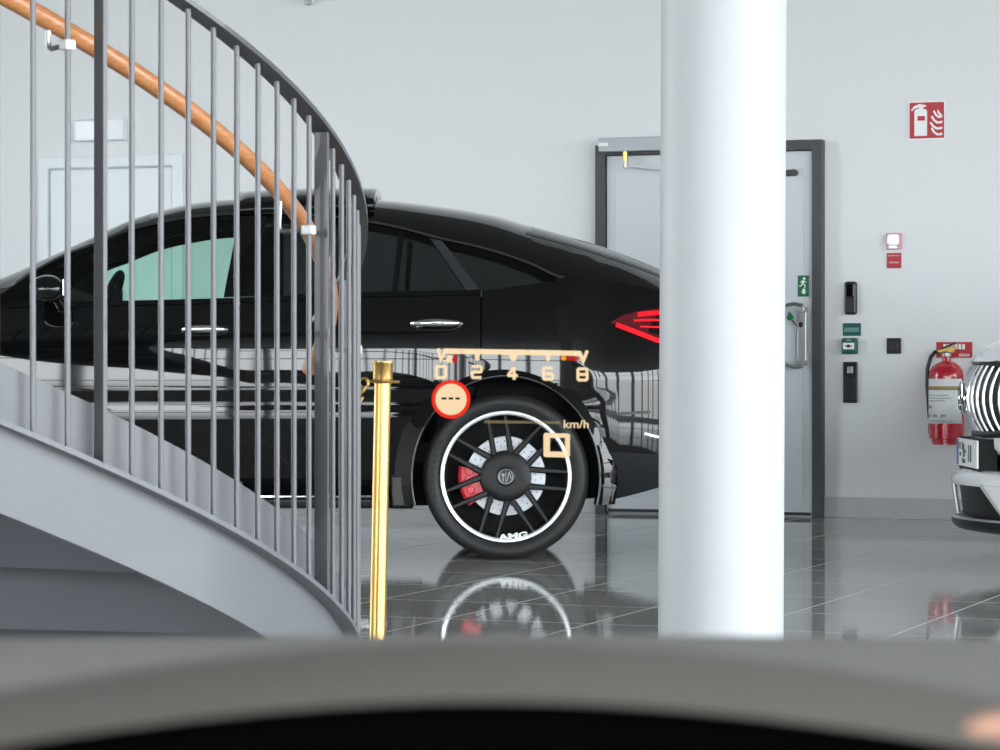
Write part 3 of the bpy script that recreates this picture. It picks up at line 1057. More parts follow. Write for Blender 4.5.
def make_wheel(parent, dark=True):
    """outer face towards -y, hub centre at the origin of the wheel"""
    w = bpy.data.objects.new('wheel', None)
    C.objects.link(w)
    w.parent = parent
    MB().lathe([(.312, .035), (.316, .012), (.328, .002), (.345, -.006), (.364, -.006), (.377, .003), (.387, .018), (.393, .036), (.3945, .06), (.3945, .25), (.390, .275), (.37, .30), (.33, .305), (.30, .29)], 96, 'y').build('tyre', M['rubber'], w)
    MB().lathe([(.291, .012), (.294, .003), (.299, .0), (.307, .0), (.3115, .004), (.3125, .02)], 96, 'y').build('rim_lip', M['rimlip'], w)
    MB().lathe([(.294, .008), (.289, .022), (.284, .05), (.28, .12), (.29, .29)], 72, 'y').build('rim_barrel', M['black_satin'], w)
    MB().lathe([(.29, .2), (.0, .2)], 48, 'y').build('inner_shield', M['black_matte'], w)
    sp = MB()
    for k in range(7):
        a = math.radians(279 + 360 / 7 * k)
        for sgn in (-1, 1):
            b = a + sgn * math.radians(17.8)
            p0 = Vector((.118 * math.cos(a + sgn * .10), .118 * math.sin(a + sgn * .10)))
            p1 = Vector((.296 * math.cos(b), .296 * math.sin(b)))
            t = (p1 - p0).normalized()
            nn = Vector((-t.y, t.x))
            rows = []
            for j in range(7):
                q = p0 + (p1 - p0) * j / 6
                hw = .0145 - .004 * (j / 6)
                yy = .030 - .012 * (j / 6)
                dep = .040
                c = [(-hw, yy + dep), (-hw, yy + .006), (-hw * .55, yy), (hw * .55, yy), (hw, yy + .006), (hw, yy + dep)]
                rows.append([(q.x + nn.x * e, y_, q.y + nn.y * e) for e, y_ in c])
            sp.grid(rows, close_v=True)
    sp.build('spokes', M['spoke'], w, smooth=40)
    MB().lathe([(0, .026), (.052, .026), (.060, .025), (.085, .0265), (.108, .029), (.120, .036), (.122, .08)], 56, 'y').build('hub', M['spoke'], w)
    cap = MB().lathe([(0, .018), (.036, .018), (.040, .0165), (.045, .019), (.047, .026)], 40, 'y').build('hub_cap', M['black_satin'], w)
    g = MB()
    g.lathe([(.031, .0172), (.036, .0165), (.036, .018)], 36, 'y')
    for sgn, a0, n_ in ((1, 0, 1),):
        g.prism([(.002, -.024), (.006, -.024), (.016, .012), (.024, -.012), (.027, -.010), (.018, .022), (.013, .022)], .0155, .018)
        g.lathe([(0, .0155), (.008, .016), (.008, .018)], 14, 'y', (-.013, 0, .008))
        g.prism([(-.015, .004), (-.011, .004), (-.010, -.022), (-.016, -.022)], .0155, .018)
        g.prism([(-.002, .028), (.001, .028), (.001, -.028), (-.002, -.028)], .0158, .018)
    g.build('emblem', M['emblem'], cap, smooth=0)
    MB().lathe([(.085, .10), (.188, .10), (.190, .104), (.190, .125), (.085, .125)], 64, 'y').build('brake_disc', M['disc'], w, smooth=30)
    g = MB()
    for a in np.linspace(0, 2 * PI, 30, endpoint=False):
        for k, rr in enumerate((.118, .142, .166)):
            b = a + k * .07
            g.lathe([(0, .0985), (.0032, .0985), (.0032, .1)], 8, 'y', (rr * math.cos(b), 0, rr * math.sin(b)))
    g.build('drillings', M['black_matte'], w, smooth=0)
    ca = MB()
    a0, a1 = math.radians(168), math.radians(219)
    prof = [(.118, .075), (.128, .062), (.212, .060), (.226, .070), (.228, .14), (.118, .14)]
    ca.lathe(prof, 12, 'y', (0, 0, 0), a0, a1)
    b = len(ca.v)
    ca.f.append(tuple(range(len(prof))))
    ca.f.append(tuple(b - len(prof) + i for i in reversed(range(len(prof)))))
    for aa in (172, 185, 201, 214):
        q = math.radians(aa)
        ca.lathe([(0, .052), (.016, .052), (.019, .058), (.019, .066)], 16, 'y', (.178 * math.cos(q), 0, .178 * math.sin(q)))
    ca.build('brake_caliper', M['red'], w, smooth=35)
    text_mesh('lettering', 'AMG', .036, M['sign_white'], w, (.036, .004, -.281), (PI / 2, math.radians(-6), 0), .002, 1.75, .0016)
    g = MB()
    for k in range(9):      # raised sidewall letters, too dark to read
        a = math.radians(152 + k * 5.4)
        for dr in (-.008, .006):
            for da in (-.016, .012):
                p = [(rr * math.cos(a + da + e), rr * math.sin(a + da + e)) for rr, e in ((.350 + dr - .004, -.008), (.350 + dr + .006, -.008), (.350 + dr + .006, .008), (.350 + dr - .004, .008))]
                g.prism(p, -.0075, -.004)
    g.build('sidewall_lettering', M['black_matte'], w, smooth=0)
    return w


def handle_at(pxs, y, parent, side='near'):
    u0, u1 = cu(pxs[0], .05), cu(pxs[1], .05)
    z = cz(y, .05)
    L = u1 - u0
    sg = 1 if side == 'near' else -1
    mb = MB()
    yb = side_y((u0 + u1) / 2, z)
    path = []
    rad = []
    for t in np.linspace(0, 1, 15):
        path.append((u0 + L * t, -(yb + .004 + .036 * math.sin(PI * t) ** .45) * sg, z + .004 * math.sin(PI * t)))
        rad.append(.010 + .009 * math.sin(PI * t))
    mb.tube(path, rad, 12)
    h = mb.build('handle', M['chrome'], parent)
    cup = MB()
    n_ = 20
    ring = [(u0 + L * (.5 + .42 * math.cos(a)), -(yb + .0015) * sg, z - .012 + .034 * math.sin(a)) for a in np.linspace(0, 2 * PI, n_, endpoint=False)]
    ring2 = [(x, (abs(y_) - .01) * (-sg), zz_) for x, y_, zz_ in ring]
    cup.grid([ring, ring2], close_v=True)
    cup.f.append(tuple(range(n_)))
    cup.build('handle_recess', M['black_gloss'], parent, smooth=0)
    return h


# ---- black coupe
car = thing('black_car', 'glossy black coupe SUV parked side-on behind the staircase and column', 'car', (CX, CY, 0))
P = car_shell(car, {'body': 'paint', 'bumper_skirt': 'skirt', 'front_window': 'glass_clear', 'rear_window': 'glass_dark', 'windshield': 'glass_clear', 'rear_screen': 'glass_dark'})


def arch_path(c, a, b, lo, n_=48):
    """arch in (u, z) from the front foot over the top to the rear foot"""
    t0 = math.asin(max(-1, min(1, (lo - AZ) / b)))
    return [(c - a * math.cos(t), AZ + b * math.sin(t)) for t in np.linspace(t0, PI - t0, n_)]


for c in AX:
    lo = .262
    for sgn in (-1, 1):
        rows = []
        for i in range(56):
            f_ = i / 55
            row = []
            #   (a, b, outward)  outer edge -> hollow -> lip -> inner return
            for a, b, off in ((.528, .585, -.006), (.512, .567, .004), (.490, .542, .016), (.470, .516, .027), (.456, .499, .034), (.450, .491, .040), (.445, .485, .042), (.440, .478, .040), (.436, .472, .030), (.434, .469, .0), (.434, .468, -.10)):
                t0 = math.asin(max(-1, min(1, (lo - AZ) / b)))
                t = t0 + (PI - 2 * t0) * f_
                u = c - a * math.cos(t)
                z = AZ + b * math.sin(t)
                base = .952 + .004 * math.sin(t)
                row.append((u, sgn * (base + off), z))
            rows.append(row)
        MB().grid(rows).build('wheel_arch_trim', M['black_gloss'], car, smooth=50)

# wheels
w0 = make_wheel(car)
w0.location = (0, -.982, .3945)
for (u, sd) in ((-2.935, -1), (0, 1), (-2.935, 1)):
    w = copy_tree(w0, car)
    w.location = (u, sd * .982, .3945)
    if sd > 0:
        w.rotation_euler = (0, 0, PI)

# pillars, window seals and trims
gl = lambda *p: [(cu(x, .25), cz(y, .25)) for x, y in p]
both(patch(gl((236, 215), (263, 214), (258, 296.5), (226, 298)), .004, .006), 'door_pillar', M['black_gloss'], car, smooth=30)
both(patch(gl((398, 230), (404, 231), (398, 293.3), (393, 293.3)), .004, .006), 'window_divider', M['black_gloss'], car, smooth=30)
both(patch(gl((430, 238), (442, 240.5), (481, 292), (467, 292)), .006, .008), 'rear_pillar', M['trim_grey'], car, smooth=30)
both(strip([(u, dlo(u) + .004) for u in np.linspace(cu(20, .3), cu(563, .3), 90)], .0055, .006, .010), 'window_trim', M['trim_grey'], car, smooth=40)
both(strip([(u, belt(u) - .004) for u in np.linspace(cu(8, .12), cu(481, .12), 60)], .011, .007, .012), 'belt_trim', M['black_gloss'], car, smooth=40)
# rear screen border and the panoramic roof, tilted open at its rear edge
both(strip([(u, ctr(u) - .058) for u in np.linspace(.10, .84, 20)], .007, .004, .006, fn=lambda u, z: (lambda zt, zc: side_y(u, zt) * (max(0, 1 - (z - zt) / max(zc - zt, .01))) ** (1 / 3.4))(max(dlo(u), belt(u) + .004), ctr(u))), 'screen_seal', M['black_satin'], car, smooth=30)
ua, ub = cu(236, .5), cu(374.5, .5)
rows = []
for i in range(13):
    f_ = i / 12
    u = ua + (ub - ua) * f_
    row = []
    for j in range(17):
        y = -.56 + 1.12 * j / 16
        yt = side_y(u, dlo(u))
        zs = dlo(u) + (ctr(u) - dlo(u)) * (1 - (abs(y) / yt) ** 3.4)
        row.append((u, y, zs + .004 + .022 * f_ ** 1.1))
    rows.append(row)
MB().grid(rows).build('sunroof', M['black_gloss'], car, smooth=50, solid=-.03)

# doors: handles
for side in ('near', 'far'):
    handle_at((182, 226), 329.5, P[('front_door', side)], side)
    handle_at((412, 461), 323.5, P[('rear_door', side)], side)

# mirrors
for sgn in (-1, 1):
    mb = MB()
    uc, zc = cu(47, -.1), cz(287.5, -.1)
    rows = []
    for i in range(13):
        t = -1 + 2 * i / 12
        rr = math.sqrt(max(0.0, 1 - abs(t) ** 3))
        rows.append([(uc + .085 * math.cos(a) * (.35 + .65 * rr), sgn * (1.06 + .11 * t), zc + .062 * math.sin(a) * (.25 + .75 * rr) - .008 * t) for a in np.linspace(0, 2 * PI, 24, endpoint=False)])
    mb.grid(rows, close_v=True)
    mb.f.append(tuple(range(24)))
    mb.f.append(tuple(12 * 24 + i for i in reversed(range(24))))
    mi = mb.build('side_mirror', M['paint'], car, smooth=50)
    MB().tube([(uc + .03, sgn * .90, zc - .07), (uc + .02, sgn * .97, zc - .045)], [.03, .024], 12).build('mirror_foot', M['black_gloss'], mi)
    MB().box(uc + .078, uc + .086, sgn * 1.06 - .085, sgn * 1.06 + .085, zc - .04, zc + .04).build('mirror_glass', M['chrome'], mi, smooth=0, bevel=.01)

# running board with its bright edge
for sgn in (-1, 1):
    st = MB().prism([(.90 * sgn, .24), (1.005 * sgn, .255), (1.012 * sgn, .285), (.99 * sgn, .297), (.90 * sgn, .300)], -2.42, cu(389), 'yz').build('side_step', M['black_satin'], car, smooth=0, bevel=.006)
    MB().box(-2.40, cu(387), min(sgn * .955, sgn * 1.013), max(sgn * .955, sgn * 1.013), .297, .308).build('step_strip', M['chrome'], st, smooth=0, bevel=.003)
    MB().box(cu(391), cu(409), min(sgn * .86, sgn * .965), max(sgn * .86, sgn * .965), .25, .40).build('mud_flap', M['black_satin'], car, smooth=0, bevel=.01)

# tail lamps, near and far flank
tl = lambda *p: [(cu(x, .08), cz(y, .08)) for x, y in p]
lamp, lamp2 = both(patch(tl((610, 322.5), (622, 315.5), (638, 311), (668, 307), (692, 306), (692, 333), (676, 338), (660, 342), (640, 334), (622, 327.5)), .006, .012), 'tail_lamp', M['lens_dark'], car, smooth=40)
for pth, hw in ((((638, 314.5), (648, 313.2), (662, 312.4), (690, 311.5)), .0115), (((616, 324.5), (632, 330.5), (646, 336), (662, 341), (672, 339), (690, 334)), .0115), (((634, 320.5), (648, 320), (668, 320), (690, 321)), .0055), (((640, 326.5), (655, 327), (690, 327.5)), .0045)):
    base = []
    q = tl(*pth)
    fcurve = pchip(q)
    pts = [(u, fcurve(u)) for u in np.linspace(q[0][0], q[-1][0], 16)]
    sm = strip(pts, hw, .009, .006)
    sm.build('light_bar', M['lens_red'], lamp, smooth=30)
    mirror(sm).build('light_bar', M['lens_red'], lamp2, smooth=30)
# rear bumper details
both(strip(tl((618, 413.5), (634, 412.5), (650, 412)), .007, .003, .006), 'bumper_reflector', M['black_satin'], car, smooth=30)
both(patch(tl((613, 460), (600, 500), (596, 500), (607, 458)), .012, .02), 'bumper_edge', M['black_gloss'], car, smooth=30)
both(strip(tl((644, 433), (652, 435.5), (664, 438)), .006, .010, .012), 'bumper_strip', M['alu'], car, smooth=30)
MB().prism([(.80, 1.255), (1.0, 1.252), (1.06, 1.262), (1.06, 1.25), (.98, 1.225), (.80, 1.235)], -.62, .62).build('tail_spoiler', M['black_gloss'], car, smooth=30, bevel=.004)
# front lamps and grille (beyond the left edge of the picture)
both(patch([(-3.78, .76), (-3.40, .86), (-3.38, .90), (-3.60, .90), (-3.80, .84)], .006, .012), 'headlamp', M['glass_dark'], car, smooth=30)

# cabin: seats, steering wheel and instrument panel seen through the glass
def seat(u, y):
    o = MB().prism([(-.02, .45), (.50, .40), (.66, .95), (.60, 1.08), (.48, 1.02), (.36, .58), (-.02, .60)], -.25, .25).build('car_seat', M['interior'], car, smooth=40, bevel=.04)
    o.location = (u, y, 0)
    hr = MB().box(.60, .70, -.12, .12, 1.06, 1.24).build('head_restraint', M['interior'], o, smooth=40, bevel=.035)
    return o


for y in (-.38, .38):
    seat(-1.57, y)
    seat(-.75, y)
sw = MB()
swc = Vector((-1.97, -.38, 1.20))
ax = Vector((-.92, 0, .38)).normalized()
e1_, e2_ = Vector((0, 1, 0)), ax.cross(Vector((0, 1, 0)))
sw.tube([swc + (e1_ * math.cos(a) + e2_ * math.sin(a)) * .185 for a in np.linspace(0, 2 * PI, 36, endpoint=False)], .018, 10, closed=True)
sw.tube([swc - e1_ * .18, swc + e1_ * .18], .02, 8)
sw.tube([swc, swc + ax * .2], .035, 10)
sw.build('steering_wheel', M['interior'], car)
MB().prism([(-2.62, .70), (-2.02, .70), (-1.98, 1.0), (-2.08, 1.10), (-2.45, 1.13), (-2.62, 1.12)], -.80, .80).build('instrument_panel', M['interior'], car, smooth=30, bevel=.02)

# ================================================================== white car at the picture's edge
# its own frame: x runs backwards from the nose tip, -y towards the camera
WX, WY = (948 - 500) / F * 13.55, 13.35
wc = thing('white_car', 'white car nose with upright chrome slat grille entering at the edge', 'car', (WX, WY, 0), math.radians(.8))
shell = thing('x', 'x', 'x')
bpy.data.objects.remove(shell)


def nose_c(b):
    """how far the front recedes towards the corners"""
    q = abs(b)
    return .56 * q * q if q < .45 else .1134 + .504 * (q - .45) + 1.15 * (q - .45) ** 2 + 1.6 * max(0, q - .75) ** 1.5


def nose_sheet(prof, b0, b1, nb=40, thick=.02):
    rows = []
    for i in range(nb + 1):
        b = b0 + (b1 - b0) * i / nb
        rows.append([(a + nose_c(b) * k, b, z) for a, z, k in prof])
    return MB().grid(rows)


s = 13.45 / F
def wz(py):
    return EYE + (357 - py) * s
def wa(px):
    return (px - 949) * s
# bonnet and upper front
HW = .93
prof = [(.13, wz(362), 1), (.105, wz(360), 1), (.115, wz(356.5), 1), (.15, wz(351.5), 1), (.20, wz(347), .95), (.28, wz(343.3), .9), (.40, wz(340.5), .75), (.6, wz(336), .5), (1.0, wz(331), .2), (1.4, wz(328), .0)]
nose_sheet(prof, -.80, .80).build('bonnet', M['wpaint'], wc, smooth=60, solid=-.02)
# grille: dark cavity with upright bowed chrome slats
gz0, gz1 = wz(434), wz(361)
def bulge(z):
    t = (z - (gz0 + gz1) / 2) / ((gz1 - gz0) / 2)
    return .040 + .062 * t * t
gprof = [(bulge(z) + .05, z, 1) for z in np.linspace(gz0, gz1, 16)]
nose_sheet(gprof, -.50, .50).build('grille_cavity', M['black_satin'], wc, smooth=60)
for k in range(11):
    b = -.455 + .065 * k
    e = .0055
    hgt = 1 - .25 * (abs(b) / .5) ** 4
    zm = (gz0 + gz1) / 2
    rows = []
    for z in np.linspace(gz0 + .02, gz1 - .02, 18):
        zz_ = zm + (z - zm) * hgt
        a = bulge(zz_) + nose_c(b)
        rows.append([(a + .012, b - e, zz_), (a + .004, b - e, zz_), (a, b - e * .4, zz_), (a, b + e * .4, zz_), (a + .004, b + e, zz_), (a + .012, b + e, zz_)])
    mb = MB().grid(rows, close_v=True)
    mb.build('grille_bar', M['slat'], wc, smooth=40)
# frame round the grille
ring = []
zm, hh = (gz0 + gz1) / 2, (gz1 - gz0) / 2
for a in np.linspace(0, 2 * PI, 72, endpoint=False):
    ca, sa = math.cos(a), math.sin(a)
    b = .515 * math.copysign(abs(ca) ** .55, ca)
    z = zm + hh * math.copysign(abs(sa) ** .7, sa)
    ring.append((bulge(z) + nose_c(b) + .004, b, z))
MB().tube(ring, .017, 10, closed=True).build('grille_frame', M['black_satin'], wc)
# emblem: ring on the grille
MB().tube([(bulge(zm) - .006, .07 * math.cos(a), zm + .07 * math.sin(a)) for a in np.linspace(0, 2 * PI, 40, endpoint=False)], .007, 8, closed=True).tube([(bulge(zm) - .006, 0, zm), (bulge(zm) - .006, 0, zm + .07)], .006, 8).tube([(bulge(zm) - .006, 0, zm), (bulge(zm) - .006, .06, zm - .035)], .006, 8).tube([(bulge(zm) - .006, 0, zm), (bulge(zm) - .006, -.06, zm - .035)], .006, 8).build('emblem', M['chrome'], wc)
# white upper bumper under the grille, going round to the wings
p2 = [(.16, wz(438), 1), (.13, wz(435), 1), (.115, wz(437), 1), (.118, wz(445), 1), (.135, wz(450), 1), (.19, wz(452), 1)]
nose_sheet([(a - .01, z, k) for a, z, k in p2], -.86, .86).build('upper_bumper', M['wpaint'], wc, smooth=50, solid=-.012)
# dark middle recess
nose_sheet([(.16, wz(446), 1), (.13, wz(455), 1), (.12, wz(468), 1), (.12, wz(474), 1)], -.90, .90).build('bumper_recess', M['skirt'], wc, smooth=50)
# lower bumper: white blade, dark intake, silver edge, black splitter
lb = [(.15, wz(468.5), 1), (.05, wz(470), 1), (.02, wz(472.5), 1), (.004, wz(477), 1), (.008, wz(481), 1), (.05, wz(482), 1)]
nose_sheet(lb, -.90, .90).build('lower_bumper', M['wpaint'], wc, smooth=50, solid=-.01)
ik = [(.045, wz(480), 1), (.055, wz(495), 1), (.07, wz(522), 1)]
nose_sheet([(a - .012, z, k) for a, z, k in ik], -.62, .16).build('intake_cavity', M['black_satin'], wc, smooth=50)
cheek = []
for i in range(17):
    z = wz(481) + (wz(526) - wz(481)) * i / 16
    b0 = -.34 - .17 * i / 16
    row = []
    for j in range(15):
        b = b0 + (-.93 - b0) * j / 14
        row.append((.004 + .046 * i / 16 + nose_c(b), b, z))
    cheek.append(row)
MB().grid(cheek).build('bumper_cheek', M['wpaint'], wc, smooth=50, solid=-.02)
edge = [(r_[0][0] - .003, r_[0][1], r_[0][2]) for r_ in cheek]
MB().tube(edge, .009, 8).build('intake_trim', M['alu'], wc)
MB().tube([(.016 + nose_c(b) + .0, b, wz(481)) for b in np.linspace(-.34, .62, 24)], .010, 8).build('intake_trim', M['alu'], wc)
MB().tube([(a_ + nose_c(.12), .12, z) for a_, z in ((.006, wz(478)), (.018, wz(497)), (.032, wz(517)))], .011, 8).build('intake_trim', M['alu'], wc)
sp_ = [(.10, wz(514), 1), (.03, wz(515), 1), (.006, wz(517.5), 1), (.008, wz(521), 1), (.03, wz(525), 1), (.12, wz(528), 1)]
nose_sheet(sp_, -.95, .95).build('splitter', M['skirt'], wc, smooth=50, solid=-.01)
MB().tube([(.006 + nose_c(b), b, wz(516)) for b in np.linspace(-.93, .93, 40)], .0085, 8).build('splitter_edge', M['alu'], wc)
# licence plate standing on its dark bracket
pz0, pz1 = wz(466), wz(438.5)
MB().box(.064, .15, -.262, .262, wz(469), wz(437)).build('plate_bracket', M['black_matte'], wc, smooth=0, bevel=.006)
lp = MB().box(.055, .064, -.26, .26, pz0, pz1).build('licence_plate', M['sign_white'], wc, smooth=0, bevel=.003)
MB().box(.053, .055, .215, .258, pz0 + .004, pz1 - .004).build('blue_strip', M['plate_blue'], lp, smooth=0)
g = MB()
hz = pz1 - pz0
for b0, b1, zz0, zz1 in ((.16, .185, .62, .86), (.09, .115, .58, .88), (.06, .09, .62, .80), (.15, .18, .36, .5), (.05, .09, .34, .62), (.02, .05, .5, .6), (.08, .11, .12, .3), (.04, .07, .12, .26), (-.06, -.045, .2, .8), (-.12, -.09, .2, .8)):
    g.box(.053, .055, b0, b1, pz0 + hz * zz0, pz0 + hz * zz1)
g.build('plate_characters', M['plate_ink'], lp, smooth=0)
# the rest of the body: wings, cabin, tail
BX = 3.92 + .16
bodyroot = bpy.data.objects.new('body_shell', None)
C.objects.link(bodyroot)
bodyroot.parent = wc
bodyroot.location = (4.23, 0, 0)
bodyroot.scale = (1, .95, .93)
sh2 = {}


def white_shell():
    mb = MB()
    wins = MB()
    ii = list(range(len(US)))
    for a_, b_ in zip(ii[:-1], ii[1:]):
        uc = (US[a_] + US[b_]) / 2
        for k in range(NROW - 1):
            for sgn in (-1, 1):
                q = [(US[i], sgn * SEC[i][kk][0], SEC[i][kk][1]) for i, kk in ((a_, k), (b_, k), (b_, k + 1), (a_, k + 1))]
                t = TT[max(0, min(NR - 1, k - NB - NG + 1))]
                win = (NB - 1 <= k < NB + NG - 1 and -2.5 < uc < .24) or (k >= NB + NG - 1 and t > .12 and (-2.74 < uc < -1.74 or (.125 < uc < .86 and t > .26)))
                (wins if win else mb).add(q, [(0, 1, 2, 3)])
    for i in (ii[0], ii[-1]):
        ring = [(US[i], -y, z) for y, z in SEC[i]] + [(US[i], y, z) for y, z in reversed(SEC[i][:-1])]
        mb.add(ring, [tuple(range(len(ring)))])
    o = mb.build('painted_shell', M['wpaint'], bodyroot, smooth=60, merge=True)
    wins.build('window_glass', M['glass_clear'], bodyroot, smooth=60, merge=True)
    MB().grid([[(US[i], -SEC[i][0][0], SEC[i][0][1]), (US[i], SEC[i][0][0], SEC[i][0][1])] for i in ii]).build('underside', M['black_matte'], bodyroot, smooth=0)


white_shell()
for u in AX:
    for sd in (-1, 1):
        w = copy_tree(w0, bodyroot)
        w.location = (u, sd * .965, .3945)
        w.rotation_euler = (0, 0, PI if sd > 0 else 0)

# ================================================================== head-up display, its image standing in the air ahead
HD = 6.0
hs = HD / F
hud = thing('head_up_display', 'glowing cream and red head-up display figures floating over the rear wheel', 'display', (0, HD, EYE))


def hp(x, y):
    return ((x - 500) * hs, (357 - y) * hs)


def hpoly(mb, pts):
    mb.prism([hp(*p) for p in pts], -.001, .001)


def hline(mb, pts, w):
    """thick polyline as one outline with mitred corners"""
    V = [Vector(p) for p in pts]
    L_, R_ = [], []
    n_ = len(V)
    for i in range(n_):
        d0 = (V[i] - V[i - 1]).normalized() if i else None
        d1 = (V[i + 1] - V[i]).normalized() if i < n_ - 1 else None
        d = ((d0 or d1) + (d1 or d0)).normalized()
        nn = Vector((-d.y, d.x))
        k = 1 / max(.35, nn.dot(Vector((-(d0 or d1).y, (d0 or d1).x))))
        L_.append(V[i] + nn * w / 2 * k)
        R_.append(V[i] - nn * w / 2 * k)
    for i in range(n_ - 1):
        hpoly(mb, [L_[i], L_[i + 1], R_[i + 1], R_[i]])


g = MB()
hpoly(g, [(444.2, 348.4), (581, 350.8), (580.2, 356.0), (443.2, 353.6)])
hline(g, [(438, 348.5), (441, 359.5), (445.5, 350)], 3.2)
hpoly(g, [(474.5, 353), (480, 353.2), (479, 360.4), (475.5, 360.4)])
hpoly(g, [(508.5, 353.4), (517.8, 353.8), (515.5, 361), (511, 361)])
hpoly(g, [(545.5, 354), (551, 354.2), (549.5, 361.2), (546.8, 361.2)])
hline(g, [(579.6, 352), (583.2, 361), (587.3, 350.5)], 3.4)
g.build('scale_bar', M['hud_cream'], hud, smooth=0)
g = MB()
hline(g, [(443, 361), (447, 360), (449, 355)], 1.6)
hpoly(g, [(449, 356), (452, 355), (452, 362.5), (446, 362.5), (447, 360.5)])
g.build('economy_mark', M['hud_cream'], hud, smooth=0)
g = MB()
hpoly(g, [(453.2, 354.2), (457.6, 354.4), (457.2, 363), (452.6, 362.8)])
hpoly(g, [(567, 356.2), (578.5, 356.4), (578.5, 360.6), (567, 360.3)])
g.build('red_zone', M['hud_deep'], hud, smooth=0)
g = MB()
hpoly(g, [(561, 356.6), (563, 355.6), (566.2, 356.2), (566.2, 360.2), (563, 360.5), (561, 359.4)])
g.build('amber_mark', M['hud_amber'], hud, smooth=0)


def digit(ch, cx, cy):
    mb = MB()
    w, h = 4.6, 5.6
    tl_, tr, ml, mr, bl, br = (-w, -h), (w, -h), (-w, 0), (w, 0), (-w, h), (w, h)
    seqs = {'0': [[tl_, tr, br, bl, tl_]], '2': [[tl_, tr, mr, ml, bl, br]], '6': [[tr, tl_, bl, br, mr, ml]],
            '8': [[tl_, tr, br, bl, tl_], [ml, mr]], '4': [[(1.6, h + 1.2), (1.6, -h)], [(1.2, -h), (-w, 2.6), (w + .6, 2.6)]]}[ch]
    for q in seqs:
        closed = q[0] == q[-1]
        if closed:
            q = [((q[0][0] + q[1][0]) / 2, q[0][1])] + q[1:-1] + [q[0], ((q[0][0] + q[1][0]) / 2, q[0][1])]
        # chamfered corners
        out = [q[0]]
        for i in range(1, len(q) - 1):
            a, b, c_ = Vector(q[i - 1]), Vector(q[i]), Vector(q[i + 1])
            out.append(tuple(b + (a - b).normalized() * 1.1))
            out.append(tuple(b + (c_ - b).normalized() * 1.1))
        out.append(q[-1])
        hline(mb, [(cx + x + .08 * y * 0, cy + y) for x, y in out], 3.0)
    mb.build('numeral', M['hud_cream'], hud, smooth=0)


for ch, cx, cy in (('0', 441, 372), ('2', 476.8, 372), ('4', 512.5, 373), ('6', 548, 373.6), ('8', 582.5, 374.4)):
    digit(ch, cx, cy)
# round red-rimmed sign with three dark dashes left open
cx, cy = 451, 399.3
g = MB()
n_ = 64
ro, ri = 19.3, 15.6
for i in range(n_):
    a, b = 2 * PI * i / n_, 2 * PI * (i + 1) / n_
    hpoly(g, [(cx + ro * math.cos(a), cy + ro * math.sin(a)), (cx + ro * math.cos(b), cy + ro * math.sin(b)), (cx + ri * math.cos(b), cy + ri * math.sin(b)), (cx + ri * math.cos(a), cy + ri * math.sin(a))])
g.build('sign_ring', M['hud_red'], hud, smooth=0)
g = MB()
d0, d1 = -1.9, .3
aa = math.asin(d0 / ri)
hpoly(g, [(cx + ri * math.cos(t), cy + ri * math.sin(t)) for t in np.linspace(-PI - aa, aa, 30)])
ab = math.asin(d1 / ri)
hpoly(g, [(cx + ri * math.cos(t), cy + ri * math.sin(t)) for t in np.linspace(ab, PI - ab, 30)])
xs = [-ri, -9.4, -4.4, -2.4, 2.2, 4.4, 8.8, ri]
for i in range(0, 8, 2):
    hpoly(g, [(cx + xs[i], cy + d0), (cx + xs[i + 1], cy + d0), (cx + xs[i + 1], cy + d1), (cx + xs[i], cy + d1)])
g.build('sign_face', M['hud_cream'], hud, smooth=0)
g = MB()
hpoly(g, [(484, 420.4), (560, 421.4), (560, 423.8), (484, 423.2)])
g.build('dim_line', M['hud_dim'], hud, smooth=0)
x_, z_ = hp(576.2, 424.5)
text_mesh('unit_text', 'km/h', .0235, M['hud_cream'], hud, (x_, 0, z_ + .0), (PI / 2, 0, 0), .0008, 1.14, .00025)
for o in hud.children:
    if o.name.startswith('unit_text'):
        o.data.materials[0] = M['hud_unit'] if 'hud_unit' in M else M['hud_cream']
g = MB()
x0, x1, y0, y1, q = 543.5, 570, 432.8, 457.6, 5.0
for pts in ([(x0 + 1.5, y0), (x1 - 1.5, y0 + .8), (x1 - q, y0 + q), (x0 + q + 1.5, y0 + q)], [(x1, y0 + 2), (x1, y1 - 2), (x1 - q, y1 - q - 1), (x1 - q, y0 + q)], [(x1 - 1.5, y1), (x0 + 1.5, y1 - .6), (x0 + q + 1.5, y1 - q - 1), (x1 - q, y1 - q - 1)], [(x0, y1 - 2), (x0, y0 + 2), (x0 + q + 1.5, y0 + q), (x0 + q + 1.5, y1 - q - 1)]):
    hpoly(g, pts)
for pts in ([(x1 - 1.5, y0 + .8), (x1, y0 + 2), (x1 - q, y0 + q)], [(x0, y0 + 2), (x0 + 1.5, y0), (x0 + q + 1.5, y0 + q)], [(x1, y1 - 2), (x1 - 1.5, y1), (x1 - q, y1 - q - 1)], [(x0 + 1.5, y1 - .6), (x0, y1 - 2), (x0 + q + 1.5, y1 - q - 1)]):
    hpoly(g, pts)
g.build('square_mark', M['hud_cream'], hud, smooth=0)

